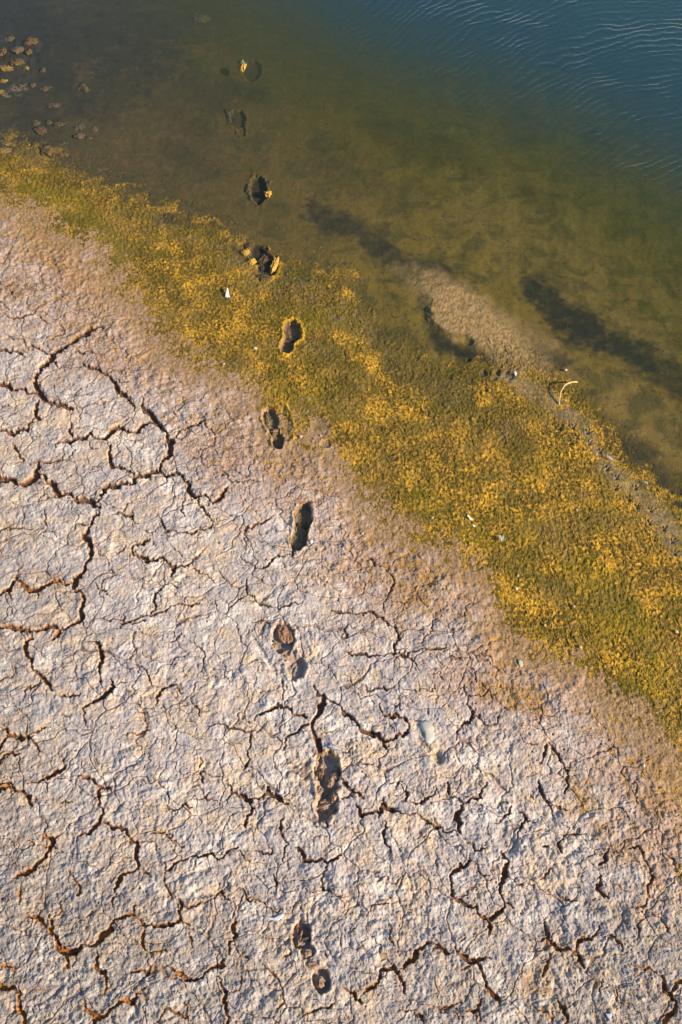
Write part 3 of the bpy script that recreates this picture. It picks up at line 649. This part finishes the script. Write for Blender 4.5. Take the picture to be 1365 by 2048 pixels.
# ------------------------------------------------------------------ water
def water_material():
    t = NT("lake_water")
    P = geo_pos(t)
    dep = t.attr('depth'); rip = t.attr('ripple')
    sep = t.n('ShaderNodeSeparateXYZ'); t.link(P, sep.inputs[0])
    n1 = t.noise(1.6, 3, 0.5, P); n2 = t.noise(7, 3, 0.5, P)
    dx = t.math('MULTIPLY', t.math('SUBTRACT', sep.outputs[0], 2.9), 1.35)
    dy = t.math('SUBTRACT', sep.outputs[1], 5.4)
    r = t.math('SQRT', t.math('ADD', t.math('MULTIPLY', dx, dx), t.math('MULTIPLY', dy, dy)))
    r = t.math('ADD', r, t.math('ADD', t.math('MULTIPLY', n1, 0.42), t.math('MULTIPLY', n2, 0.055)))
    w = t.math('SINE', t.math('MULTIPLY', r, 2*math.pi/0.085))
    w = t.math('POWER', t.math('MULTIPLY_ADD', w, 0.5, 0.5), 1.8)
    m2 = t.rng(t.noise(2.2, 2, 0.5, P), 0.36, 0.62, 0.15, 1)
    w = t.math('MULTIPLY', t.math('MULTIPLY', w, m2), 0.0044)
    w = t.math('ADD', w, t.math('MULTIPLY', t.noise(26, 3, 0.6, P, 0.5), 0.0035))
    h = t.math('MULTIPLY', w, rip)
    h = t.math('ADD', h, t.math('MULTIPLY', t.noise(3.0, 2, 0.5, P), 0.0014))
    bp = t.n('ShaderNodeBump'); bp.inputs['Distance'].default_value = 1.0; bp.inputs['Strength'].default_value = 1.0
    t.link(h, bp.inputs['Height'])
    tr = t.n('ShaderNodeBsdfTransparent')
    t.link(t.mix((0.97,0.98,0.96), (0.62,0.80,0.72), t.rng(dep, 0.0, 0.35)), tr.inputs[0])
    df = t.n('ShaderNodeBsdfDiffuse')
    t.link(t.mix((0.070,0.078,0.012), (0.022,0.068,0.096), t.rng(dep, 0.08, 0.36)), df.inputs[0])
    op = t.math('SUBTRACT', 1.0, t.math('EXPONENT', t.math('MULTIPLY', dep, -3.2)))
    m1 = t.n('ShaderNodeMixShader'); t.link(op, m1.inputs[0]); t.link(tr.outputs[0], m1.inputs[1]); t.link(df.outputs[0], m1.inputs[2])
    gl = t.n('ShaderNodeBsdfGlossy'); gl.inputs['Roughness'].default_value = 0.04; t.link(bp.outputs[0], gl.inputs['Normal'])
    # reflectance of water by angle, the same from above and below (Schlick)
    gi = t.n('ShaderNodeNewGeometry'); dt = t.n('ShaderNodeVectorMath', operation='DOT_PRODUCT')
    t.link(gi.outputs['Incoming'], dt.inputs[0]); t.link(bp.outputs[0], dt.inputs[1])
    ca = t.math('ABSOLUTE', dt.outputs['Value'])
    fr = t.math('MULTIPLY_ADD', t.math('POWER', t.math('SUBTRACT', 1.0, ca, clamp=True), 5.0), 0.98, 0.014)
    m = t.n('ShaderNodeMixShader'); t.link(fr, m.inputs[0]); t.link(m1.outputs[0], m.inputs[1]); t.link(gl.outputs[0], m.inputs[2])
    t.link(m.outputs[0], t.out.inputs[0])
    return t.m
def water():
    st = 6
    ju = np.unique(np.concatenate([np.arange(0, NU, st), [NU-1]])); jv = np.unique(np.concatenate([np.arange(0, NV, st), [NV-1]]))
    Uw = U[np.ix_(jv, ju)]; Vw = V[np.ix_(jv, ju)]; zg = base[np.ix_(jv, ju)]; ds = dS[np.ix_(jv, ju)]
    xw, yw = ray(Uw, Vw); co = np.stack([xw*CAM_H, yw*CAM_H, np.zeros_like(xw)], -1).reshape(-1, 3)
    nv, nu = Uw.shape; ii = np.arange(nu*nv).reshape(nv, nu)
    mask = ds[:-1, :-1] < 260
    q = np.stack([ii[:-1, :-1][mask], ii[1:, :-1][mask], ii[1:, 1:][mask], ii[:-1, 1:][mask]], -1)
    used, inv = np.unique(q.ravel(), return_inverse=True); n = len(q)
    me = bpy.data.meshes.new('water')
    me.vertices.add(len(used)); me.vertices.foreach_set('co', co[used].astype(f32).ravel())
    me.loops.add(n*4); me.loops.foreach_set('vertex_index', inv.astype(np.int32).ravel())
    me.polygons.add(n); me.polygons.foreach_set('loop_start', (np.arange(n)*4).astype(np.int32))
    me.update(calc_edges=True)
    rp = sstep(-0.12, 1.05, (Uw-600)/600 + (560-Vw)/560 - 0.72)
    for k, arr in dict(depth=np.clip(-zg, 0, 3), ripple=rp).items():
        a_ = me.attributes.new(k, 'FLOAT', 'POINT'); a_.data.foreach_set('value', arr.ravel()[used].astype(f32))
    me.materials.append(water_material())
    o = bpy.data.objects.new('water', me); sc.collection.objects.link(o); o['kind'] = 'structure'
water()

# ------------------------------------------------------------------ small things
def simple_mat(name, c1, c2, scale=60, rough=0.7, spec=0.4, bump=0.002, c3=None, f3=0.6, alpha_glass=0.0, sub=0.0):
    t = NT(name); tc = t.n('ShaderNodeTexCoord').outputs['Object']
    n = t.noise(scale, 4, 0.6, tc)
    c = t.mix(c1, c2, t.rng(n, 0.38, 0.62))
    if c3: c = t.mix(c, c3, t.rng(t.noise(scale*0.4, 3, 0.6, tc, 0.5), 0.45, 0.6, 0, f3))
    b = t.n('ShaderNodeBsdfPrincipled'); t.link(c, b.inputs['Base Color'])
    b.inputs['Roughness'].default_value = rough; b.inputs['Specular IOR Level'].default_value = spec
    b.inputs['Transmission Weight'].default_value = alpha_glass
    if bump:
        bp = t.n('ShaderNodeBump'); bp.inputs['Distance'].default_value = bump
        t.link(t.noise(scale*3, 5, 0.65, tc), bp.inputs['Height']); t.link(bp.outputs[0], b.inputs['Normal'])
    t.link(b.outputs[0], t.out.inputs[0]); return t.m
M_CLOD = simple_mat("algae_clod", (0.065,0.048,0.028), (0.115,0.082,0.045), 70, 0.8, .2, .006, (0.22,0.135,0.03), .45)
M_CLODY = simple_mat("yellow_algae_clod", (0.50,0.29,0.025), (0.62,0.36,0.04), 80, 0.7, .4, .006, (0.36,0.26,0.16), .5)
M_CLODO = simple_mat("ochre_algae_clod", (0.20,0.12,0.025), (0.30,0.18,0.03), 80, 0.7, .4, .006, (0.12,0.09,0.05), .8)
M_CLODD = simple_mat("wet_mud_clod", (0.06,0.046,0.03), (0.115,0.085,0.05), 70, 0.6, .4, .006, (0.15,0.10,0.055), .6)
M_WHITE = simple_mat("white_shell", (0.80,0.79,0.76), (0.66,0.64,0.62), 90, 0.5, .5, .001)
M_PEB = simple_mat("pale_pebble", (0.62,0.56,0.42), (0.50,0.44,0.32), 90, 0.6, .4, .001)
M_MUDP = simple_mat("mud_pebble", (0.40,0.33,0.27), (0.30,0.24,0.20), 90, 0.85, .3, .002)
M_STRAW = simple_mat("dry_reed", (0.55,0.42,0.20), (0.42,0.30,0.12), 40, 0.6, .4, .001)
M_FEATH = simple_mat("feather", (0.62,0.63,0.66), (0.34,0.34,0.36), 120, 0.7, .3, .002)
M_FEATHW = simple_mat("white_feather", (0.78,0.77,0.76), (0.55,0.53,0.52), 120, 0.7, .3, .002)
M_PLAST = simple_mat("pale_plastic", (0.55,0.60,0.68), (0.45,0.50,0.58), 40, 0.4, .5, .001)
M_JELLY = simple_mat("pearly_shell", (0.52,0.49,0.41), (0.40,0.41,0.38), 22, 0.35, .5, .0006)
M_SNAIL = simple_mat("snail_shell", (0.62,0.44,0.24), (0.40,0.24,0.12), 120, 0.45, .5, .001)

def mesh_obj(name, verts, faces, mat, loc=(0, 0, 0), rot=(0, 0, 0), parent=None, smooth=True):
    me = bpy.data.meshes.new(name); me.from_pydata([tuple(v) for v in verts], [], faces); me.update()
    if smooth: me.polygons.foreach_set('use_smooth', [True]*len(me.polygons))
    me.materials.append(mat)
    o = bpy.data.objects.new(name, me); o.location = loc; o.rotation_euler = rot
    sc.collection.objects.link(o)
    if parent: o.parent = parent
    return o
def scale_at(u, v):
    x, y = ray(u, v); x2, _ = ray(u+1, v); _, y2 = ray(u, v+1)
    return abs(x2-x)*CAM_H, abs(y2-y)*CAM_H
def lump_mesh(rx, ry, rz, seed, rag=0.35, nu=40, nv=20, notch=0):
    rs = np.random.RandomState(seed); ox, oy = rs.rand(2)*50
    V_, F_ = [], []
    for j in range(nv+1):
        th = math.pi*j/nv
        for i in range(nu):
            ph = 2*math.pi*i/nu
            x, y, z = math.sin(th)*math.cos(ph), math.sin(th)*math.sin(ph), math.cos(th)
            n = float(fbm(np.array([x*1.6+z+ox]), np.array([y*1.6-z+oy]), 4, seed, 0.6)[0])
            n2 = float(gnoise(np.array([x*6+ox]), np.array([y*6+z*5+oy]), seed)[0])
            k = 1+rag*1.6*n+rag*0.4*n2
            zz = z*rz*(1+0.5*n) if z > 0 else z*rz*0.8
            V_.append((x*rx*k, y*ry*k, math.copysign(abs(z)**0.7, z)*rz*(1+0.9*n+0.35*n2) if z > 0 else zz))
    for j in range(nv):
        for i in range(nu):
            a = j*nu+i; b = j*nu+(i+1) % nu
            F_.append((a, a+nu, b+nu, b))
    return V_, F_
def clod(u, v, w, h, rot, mat, label, seed, up=0.012, water=None, group='mud clods poking out of the shallow water', name='mud_clod', cat='mud clod'):
    mx, my = scale_at(u, v)
    if water is None: water = u < 60 and v > 95 or mat in (M_CLODY, M_CLODO)
    Vm, Fm = lump_mesh(w*mx/2*1.15, h*my/2*1.15, up*.8, seed, 0.62, 48, 24)
    o = mesh_obj(name, Vm, Fm, mat, on_ground(u, v, -up*0.15, water), (0, 0, math.radians(rot)))
    return tag(o, label, cat, group)
CL = [
 (19,78,16,8,0,M_CLOD,'topmost ochre mud clod by the left edge of the dark water',.012),
 (60,84,20,13,-20,M_CLOD,'ochre clod with yellow right end, topmost right in the left edge cluster',.014),
 (33,100,20,11,10,M_CLODD,'dark brown clod in the middle of the left edge cluster, under two ochre clods',.012),
 (58,104,12,8,0,M_CLOD,'small brown clod in the left edge cluster, below the yellow ended clod',.012),
 (6,104,12,12,0,M_CLOD,'ochre clod touching the left picture edge, beside the dark brown clod',.012),
 (34,125,24,10,5,M_CLOD,'long flat olive clod low in the left edge cluster',.012),
 (12,137,26,9,-10,M_CLODO,'ochre flat clod at the left edge under the long olive clod',.012),
 (53,137,9,5,0,M_CLODO,'tiny orange clod at the lower right corner of the left edge cluster',.012),
 (86,141,9,7,0,M_CLOD,'small lone ochre clod right of the left edge cluster',.014),
 (6,163,13,6,0,M_CLODO,'orange sliver of clod at the left edge below the cluster',.012),
 (66,171,11,8,0,M_CLODD,'small dull clod just left of the pale flat slab',.010),
 (90,178,19,8,8,M_CLOD,'pale flat slab of mud between the two dull clods and the open water',.008),
 (168,177,14,14,30,M_CLOD,'speckled crumbly clod alone in dark open water',.012),
 (108,211,22,7,0,M_CLODD,'thin low olive ridge of mud just breaking the water, above the split clods',.007),
 (72,247,15,9,25,M_CLOD,'upper left piece of the split clods in the left shallows',.009),
 (82,262,20,15,35,M_CLOD,'largest piece of the split clods, at their lower left',.010),
 (98,246,10,8,0,M_CLOD,'small round piece between the two ends of the split clods',.010),
 (119,249,20,9,10,M_CLOD,'right hand flat piece of the split clods',.008),
 (70,290,14,8,15,M_CLOD,'small yellowish clod next to a bigger round one near the left algae bank',.011),
 (95,302,21,17,25,M_CLOD,'round speckled yellow clod in the shallows nearest the left algae bank',.015),
 (8,302,24,9,10,M_CLODO,'ochre clod at the left edge, almost joined to the algae bank',.012),
 (158,254,20,10,-25,M_CLODD,'upper left arc of the broken ring of mud around a dark hole',.007),
 (188,260,15,9,25,M_CLODD,'right arc of the broken ring of mud around a dark hole',.008),
 (158,272,18,8,20,M_CLODD,'lower left arc of the broken ring of mud around a dark hole',.007),
 (178,277,10,5,0,M_CLODD,'small lower right crumb of the broken ring of mud',.007),
 (401,38,26,18,30,M_CLODD,'dark reddish lump under the water near the top of the picture',.010),
]
for k, (u, v, w, h, r, m, lab, up) in enumerate(CL): clod(u, v, w, h, r, m, lab, 300+k, up)
RIM = [
 (487,136,8,12,10,M_CLODY,'bright yellow clod standing left of the farthest submerged footprint',.022),
 (486,128,7,6,0,M_PEB,'pale grey cap on top of the yellow clod by the farthest footprint',.026),
 (457,232,5,22,-15,M_CLODD,'thin pale crescent of mud along the small submerged footprint',.012),
 (496,378,5,14,5,M_CLOD,'pale crumb on the left rim of the oval flooded footprint',.012),
 (540,366,9,7,30,M_CLOD,'pale crumb on the upper right rim of the oval flooded footprint',.012),
 (536,388,11,9,0,M_CLODY,'orange algae lump on the right rim of the oval flooded footprint',.018),
 (550,530,11,24,12,M_CLODY,'bright yellow upright mud flap on the right of the half flooded footprint',.022),
 (541,510,6,24,-38,M_CLOD,'thin pale blade of mud above the yellow flap of the half flooded footprint',.014),
 (531,518,20,20,20,M_CLOD,'pale lump of mud standing inside the half flooded footprint',.014),
 (526,538,8,8,0,M_CLOD,'small pale tip below the lump inside the half flooded footprint',.014),
 (491,506,14,9,20,M_CLODY,'yellow crust on the upper left rim of the half flooded footprint',.014),
 (504,524,13,10,25,M_CLODY,'yellow crust on the lower left rim of the half flooded footprint',.012),
 (499,493,18,8,30,M_CLOD,'pale mud slab at the upper left corner of the half flooded footprint',.012),
 (530,556,22,10,25,M_CLOD,'ochre mud lip closing the lower end of the half flooded footprint',.008),
]
for k, (u, v, w, h, r, m, lab, up) in enumerate(RIM):
    clod(u, v, w, h, -r, m, lab, 400+k, up, group='crumbs of mud on the rims of the flooded footprints', name='mud_crumb', cat='mud crumb')

def pebble(u, v, w, h, mat, label, seed, name='pebble', cat='pebble', group=None, up=None):
    mx, my = scale_at(u, v)
    up = up or w*mx*0.3
    Vm, Fm = lump_mesh(w*mx/2, h*my/2, up, seed, 0.14, 16, 9)
    o = mesh_obj(name, Vm, Fm, mat, on_ground(u, v, up*0.3, True))
    return tag(o, label, cat, group)
pebble(511,697,8,4,M_PEB,'cream pebble on the algae left of the two pool footprint',1)
pebble(1132,740,6,4,M_PEB,'cream pebble lying in the shallows above the bent reed',2)
pebble(1131,801,4,3,M_PEB,'tiny cream pebble just right of the foot of the bent reed',3)
pebble(623,1083,7,6,M_WHITE,'white pebble at the lower right rim of the deep olive footprint',4)
pebble(617,1090,5,4,M_MUDP,'small brown pebble beside the white one at the deep olive footprint',5)
pebble(631,1079,5,5,M_MUDP,'small pinkish pebble right of the white one at the deep olive footprint',6)
pebble(646,1511,8,9,M_MUDP,'pale mud pebble at the upper left rim of the broken brown footprint',7)
pebble(1051,1769,9,7,M_PEB,'cream pebble caught in a crack of the lower right mud',8)
pebble(865,1891,10,8,M_MUDP,'pale mud pebble sitting in the wide crack left of the crack junction',9)
pebble(1093,1840,7,6,M_PEB,'cream pebble at the top of a crack in the lower right mud',10)
pebble(1288,1531,5,6,M_WHITE,'white pebble on the pink mud by the right side algae',11)
pebble(1286,1998,9,8,M_PEB,'cream pebble near the lower right corner above the plastic scrap',12)
pebble(202,985,7,7,M_PEB,'cream pebble beside a crack junction on the left mud',13)
pebble(1118,1536+3,6,4,M_PEB,'cream flake at the tip of a short crack near the pink mud',14)

def snail(label, u, v, rad, rot):
    Vm, Fm = [], []
    turns = 2.3; n = 34; m = 8
    for i in range(n+1):
        t = i/n; a = t*turns*2*math.pi; R = 1-0.86*t; tube = 0.42*(1-0.8*t)
        cx, cy, cz = R*0.62*math.cos(a), R*0.62*math.sin(a), 0.35+0.5*t
        for j in range(m):
            b = 2*math.pi*j/m
            Vm.append(((cx+tube*math.cos(b)*math.cos(a))*rad, (cy+tube*math.cos(b)*math.sin(a))*rad, (cz+tube*math.sin(b))*rad))
    for i in range(n):
        for j in range(m):
            a = i*m+j; b = i*m+(j+1) % m
            Fm.append((a, a+m, b+m, b))
    Fm.append(tuple(range(n*m, n*m+m)))
    o = mesh_obj('snail_shell', Vm, Fm, M_SNAIL, on_ground(u, v, 0.001, True), (0.3, 0.2, rot))
    return tag(o, label, 'snail shell', 'small snail shells scattered on the algae')
S0 = [(602,874,'small white rimmed snail shell just right of the footprint on the algae border'),
 (642,872,'tiny snail shell beside the faint shallow footprint'),
 (884,1062,'snail shell in the upper algae left of the two white flecks'),
 (865,1036,'orange brown snail shell near the inner algae border, upper part'),
 (1148,1213,'snail shell on the right of the green algae patch'),
 (1090,1251,'pale snail shell in the thin algae above the pink mud'),
 (1161,1295,'snail shell between thin algae and the green patch'),
 (1144,1328,'snail shell on the lower algae fringe by the pink mud'),
 (1265,1432,'dark mouthed snail shell in the lower right algae'),
 (1353,1264,'snail shell nearest the right edge in the thick algae'),
 (1036,1152,'snail shell in the algae below the white tuft'),
 (725,1068,'snail shell where the algae thins out right of the deep olive footprint'),
 (448,729,'snail shell on the pinkish fringe of the left algae'),
 (460,778,'snail shell on grey mud just inside the algae fringe')]
for k, (u, v, lab) in enumerate(S0): snail(lab, u, v, 0.0085 if k % 3 else 0.011, k*1.3)

def blade(name, pts, widths, thick, mat, parent=None, loc=(0, 0, 0), ragged=0.0, seed=0):
    """ a thin curved solid strip along pts """
    rs = random.Random(seed); Vm, Fm = [], []
    n = len(pts)
    for i, p in enumerate(pts):
        a = Vector(pts[max(i-1, 0)]); b = Vector(pts[min(i+1, n-1)]); d = (b-a).normalized()
        s = Vector((-d.y, d.x, 0)).normalized()
        w1_ = widths[i]*(1+rs.uniform(-ragged, ragged)); w2_ = widths[i]*(1+rs.uniform(-ragged, ragged))
        P = Vector(p)
        Vm += [P-s*w1_, P+s*w2_, P+s*w2_*0.8+Vector((0, 0, thick)), P-s*w1_*0.8+Vector((0, 0, thick))]
    for i in range(n-1):
        for j in range(4):
            a = i*4+j; b = i*4+(j+1) % 4
            Fm.append((a, b, b+4, a+4))
    Fm.append((3, 2, 1, 0)); Fm.append(tuple(range(n*4-4, n*4)))
    return mesh_obj(name, Vm, Fm, mat, loc, parent=parent)
def empty(name, loc, label, cat, group=None):
    o = bpy.data.objects.new(name, None); sc.collection.objects.link(o); o.location = loc; o.empty_display_size = 0.02
    return tag(o, label, cat, group)
def feather(u, v, L, W, ang, mat, label, seed, lift=0.002):
    loc = on_ground(u, v, lift, True)
    e = empty('feather', loc, label, 'feather')
    rs = random.Random(seed); ca, sa = math.cos(ang), math.sin(ang)
    def loc_(t, s, z): return (ca*t-sa*s, sa*t+ca*s, z)
    n = 12
    sp = [loc_(L*(i/n-0.5), W*0.25*math.sin(i/n*2.2), 0.004+0.006*math.sin(i/n*math.pi)) for i in range(n+1)]
    blade('quill', sp, [0.0012*(1-0.6*i/n) for i in range(n+1)], 0.0015, M_WHITE, e)
    Vm, Fm = [], []
    for side in (-1, 1):
        for i in range(26):
            t = i/25; x = L*(t*0.86-0.36); yb = W*0.25*math.sin((x/L+0.5)*2.2)
            w = W*(0.35+0.65*math.sin(math.pi*(0.15+0.8*t)))*rs.uniform(0.75, 1.05)
            z0 = 0.004+0.006*math.sin((x/L+.5)*math.pi)
            z1 = z0+rs.uniform(-0.003, 0.006)
            dx = L/26*0.42; lean = w*0.7
            b = len(Vm)
            Vm += [loc_(x-dx, yb, z0), loc_(x+dx, yb, z0), loc_(x+dx*0.5+lean, yb+side*w, z1), loc_(x-dx+lean, yb+side*w, z1),
                   loc_(x-dx, yb, z0-.0006), loc_(x+dx, yb, z0-.0006), loc_(x+dx*0.5+lean, yb+side*w, z1-.0006), loc_(x-dx+lean, yb+side*w, z1-.0006)]
            Fm += [(b, b+1, b+2, b+3), (b+7, b+6, b+5, b+4), (b, b+3, b+7, b+4), (b+1, b+5, b+6, b+2), (b+2, b+6, b+7, b+3)]
    mesh_obj('vane', Vm, Fm, mat, parent=e, smooth=False)
    return e
feather(668,1497,0.062,0.016,-0.35,M_FEATH,'grey and white crumpled feather on the top rim of the broken brown footprint',1)
feather(1004,1079,0.035,0.016,1.4,M_FEATHW,'white downy feather tuft on the algae, right of two white flecks',2,.008)
feather(1218,917,0.050,0.009,-0.75,M_FEATHW,'white feather at the waterline on the right, among the bird tracks',3,.006)
feather(1290,967,0.035,0.007,-0.6,M_FEATH,'small pale grey feather at the waterline, farther right than the white one',4,.006)
def shard(name, cat, u, v, poly, h, mat, label, tilt=(0, 0, 0), lift=0.002, dome=0.0):
    """ thin chip with an outline given in picture steps around (u, v), with real thickness and a domed top """
    mx, my = scale_at(u, v); n = len(poly); Vm = []; Fm = []
    rings = [1.0, 0.75, 0.4, 0.0]
    for k, r in enumerate(rings[:-1]):
        for (px, py) in poly: Vm.append((px*mx*r, -py*my*r, h+dome*(1-r*r)))
    top = len(Vm); Vm.append((0, 0, h+dome))
    bot = len(Vm)
    for (px, py) in poly: Vm.append((px*mx*0.97, -py*my*0.97, 0))
    for k in range(len(rings)-2):
        for i in range(n):
            a = k*n+i; b = k*n+(i+1) % n
            Fm.append((a, b, b+n, a+n))
    k = len(rings)-2
    for i in range(n): Fm.append((k*n+i, k*n+(i+1) % n, top))
    for i in range(n): Fm.append((i, bot+i, bot+(i+1) % n, (i+1) % n))
    Fm.append(tuple(range(bot, bot+n))[::-1])
    o = mesh_obj(name, Vm, Fm, mat, on_ground(u, v, lift, True), tilt)
    return tag(o, label, cat)
shard('shell_fragment', 'shell', 455, 586, [(-1,-9),(1,-6),(2,-2),(4,3),(6,6),(3,6),(1,8),(-1,6),(-3,7),(-3,0)], .004, M_WHITE, 'upright white shell splinter on the left algae', (0.3, 0.2, 0), .012, .004)
shard('shell_fragment', 'shell', 937, 1032, [(-2,-2),(1,-1),(6,4),(8,7),(5,8),(1,4),(-2,1)], .002, M_WHITE, 'long white shell fleck in the algae, upper of a pair', (0.1,0.1,0), .009, .001)
shard('shell_fragment', 'shell', 948, 1051, [(-3,-2),(1,-1),(3,1),(1,3),(-2,1)], .002, M_WHITE, 'small white shell fleck in the algae, lower of a pair', (0.1,0.1,0), .009, .001)
shard('shell_fragment', 'shell', 1034, 1177, [(-2,-2),(2,-2),(3,1),(0,3),(-2,1)], .002, M_WHITE, 'tiny white shell fleck in bright algae right of centre', (0,0,0), .009, .001)
shard('shell_fragment', 'shell', 1042, 1326, [(-4,-6),(1,-7),(4,0),(3,6),(-1,8),(-4,3)], .0015, M_PEB, 'pale grey shell chip where the thin algae meets pink mud', (0,0,0), .004, .001)
shard('shell_fragment', 'shell', 1031, 748, [(-2,-5),(2,-6),(3,0),(1,4),(-1,3)], .002, M_WHITE, 'white shell splinter among dark holes by the wet bank below the mudbank', (0,0,0), .010, .001)
shard('shell_fragment', 'shell', 1155, 2-2+1020, [(-2,-2),(2,-1),(1,2),(-2,1)], .002, M_PEB, 'tiny cream shell chip in the right hand algae below the bird tracks', (0,0,0), .009, .001)
shard('plastic_scrap', 'plastic scrap', 1220, 2034, [(-8,-9),(-3,-6),(3,-8),(6,-8),(3,0),(1,8),(-1,7),(-5,0)], .002, M_PLAST, 'pale blue triangular plastic scrap at the bottom edge of the mud', (0.05,-0.05,0), .004, .001)
shard('white_streak', 'salt crust', 548, 1837, [(-19,-6),(-10,-3),(2,-1),(8,-3),(12,-9),(19,-9),(19,-3),(10,3),(0,4),(-12,1),(-19,-2)], .001, M_PLAST, 'bluish white elongated scrap on grey mud, upper left of the lowest footprint', (0,0,0), .003, .001)
shard('flat_shell', 'shell', 852, 1464, [(-9,-21),(2,-24),(13,-20),(19,-10),(20,3),(16,15),(8,23),(0,22),(-4,15),(-2,5),(-7,-3),(-10,-12)], .003, M_JELLY, 'large pearly bluish flat shell lying on the grey mud', (0.0,0.06,0), .001, .009)

def tube(name, pts, radii, mat, m=8):
    Vm, Fm = [], []; n = len(pts)
    for i, p in enumerate(pts):
        d = (Vector(pts[min(i+1, n-1)])-Vector(pts[max(i-1, 0)])).normalized()
        s = d.cross(Vector((0, 0, 1)));  s = s.normalized() if s.length > 1e-4 else Vector((1, 0, 0))
        q = s.cross(d)
        for j in range(m):
            a = 2*math.pi*j/m
            Vm.append(Vector(p)+(s*math.cos(a)+q*math.sin(a))*radii[i])
    for i in range(n-1):
        for j in range(m):
            a = i*m+j; b = i*m+(j+1) % m
            Fm.append((a, b, b+m, a+m))
    Fm.append(tuple(range(m))[::-1]); Fm.append(tuple(range(n*m-m, n*m)))
    return mesh_obj(name, Vm, Fm, mat)
def spline(pts, k=6):
    out = []
    P = [pts[0]]+list(pts)+[pts[-1]]
    for i in range(1, len(P)-2):
        for s in range(k):
            t = s/k; r = []
            for c in range(len(pts[0])):
                p0, p1, p2, p3 = P[i-1][c], P[i][c], P[i+1][c], P[i+2][c]
                r.append(0.5*((2*p1)+(-p0+p2)*t+(2*p0-5*p1+4*p2-p3)*t*t+(-p0+3*p1-3*p2+p3)*t**3))
            out.append(tuple(r))
    out.append(tuple(pts[-1])); return out
def stalk(name, px, mat, label, cat, r0, r1, knots=()):
    sp = spline(px); pts = [at(u, v, z) for (u, v, z) in sp]; n = len(pts)
    rad = [r0+(r1-r0)*i/(n-1) for i in range(n)]
    for k in knots: rad[int(k*(n-1))] *= 1.45
    return tag(tube(name, pts, rad, mat), label, cat)
stalk('reed_stalk', [(1119,815,-.01),(1119,806,.006),(1120,794,.022),(1123,782,.034),(1129,772,.04),(1136,767,.04),(1146,764,.032),(1155,764,.02)], M_STRAW, 'bent straw coloured reed stalk arching out of the shallow water on the right', 'reed', .0035, .0052, (.3,.5,.62,.8))
stalk('straw', [(642,846,.018),(650,840,.026),(658,834,.028),(666,833,.022)], M_STRAW, 'thin curved dry straw in the algae above the faint shallow footprint', 'straw', .0016, .0012)
stalk('straw', [(600,1296,.062),(608,1300,.068),(613,1306,.066)], M_MUDP, 'tiny brown stem by the upper right rim of the reddish domed footprint', 'straw', .0012, .0010)
print('built', len(sc.objects))

# curled crust flaps and broken pieces inside the footprints
M_FLAP = simple_mat("curled_mud_crust", (0.24,0.155,0.105), (0.36,0.27,0.20), 50, 0.9, .2, .004, (0.30,0.15,0.05), .5)
M_DOME = simple_mat("reddish_mud", (0.30,0.155,0.09), (0.22,0.12,0.075), 40, 0.85, .25, .003, (0.30,0.24,0.20), .4)
def flap(k, u, v, w, h, rot, up, mat, seed, rag=0.5, name='mud_flap'):
    o = FOOT[FP[k][0]]; mx, my = scale_at(u, v)
    Vm, Fm = lump_mesh(w*mx/2, h*my/2, up, seed, rag, 40, 20)
    x, y, z = on_ground(u, v, -up*0.1)
    f = mesh_obj(name, Vm, Fm, mat, (x-o.location.x, y-o.location.y, z-o.location.z), (0, 0, math.radians(-rot)), o)
    return f
for a in [(10,668,1556,20,14,-40,.012,M_FLAP,1),(10,661,1566,14,22,30,.014,M_FLAP,2),(10,643,1552,10,26,10,.010,M_DOME,3),(10,675,1545,8,22,-20,.012,M_FLAP,4),(10,650,1590,30,9,-25,.010,M_FLAP,5),(10,672,1590,11,30,30,.012,M_FLAP,6),
          (10,652,1601,26,6,-25,.007,M_FLAP,7),(10,650,1612,24,6,-20,.007,M_FLAP,8),(10,646,1625,18,8,20,.008,M_FLAP,9),(10,632,1530,7,26,5,.012,M_FLAP,10),(10,640,1582,14,16,0,.012,M_FLAP,16),
          (9,566,1268,26,36,-15,.015,M_DOME,11,.15),(9,580,1276,16,26,10,.012,M_DOME,12,.2),(9,569,1306,22,6,-25,.009,M_FLAP,13),(9,550,1290,9,16,0,.008,M_FLAP,14),(9,556,1250,12,9,20,.010,M_FLAP,15),
          (11,608,1864,14,22,10,.012,M_DOME,21,.25),(11,598,1885,6,26,20,.010,M_FLAP,22),(11,610,1880,24,6,-30,.010,M_FLAP,23),(11,616,1905,20,14,10,.009,M_FLAP,24,.2),(11,626,1930,26,16,20,.009,M_FLAP,25,.3),(11,641,1965,20,24,0,.014,M_FLAP,26,.2),(11,595,1858,8,22,-10,.012,M_DOME,27),
          (8,603,1052,22,7,30,.006,M_CLOD,31),(8,592,1022,8,22,14,.008,M_FLAP,32),(8,600,1004,26,7,-8,.008,M_DOME,33),(6,552,862,18,6,-15,.007,M_FLAP,34),(6,532,826,7,18,-10,.007,M_CLOD,35),(5,582,680,18,5,20,.006,M_CLOD,36)]:
    flap(*a)
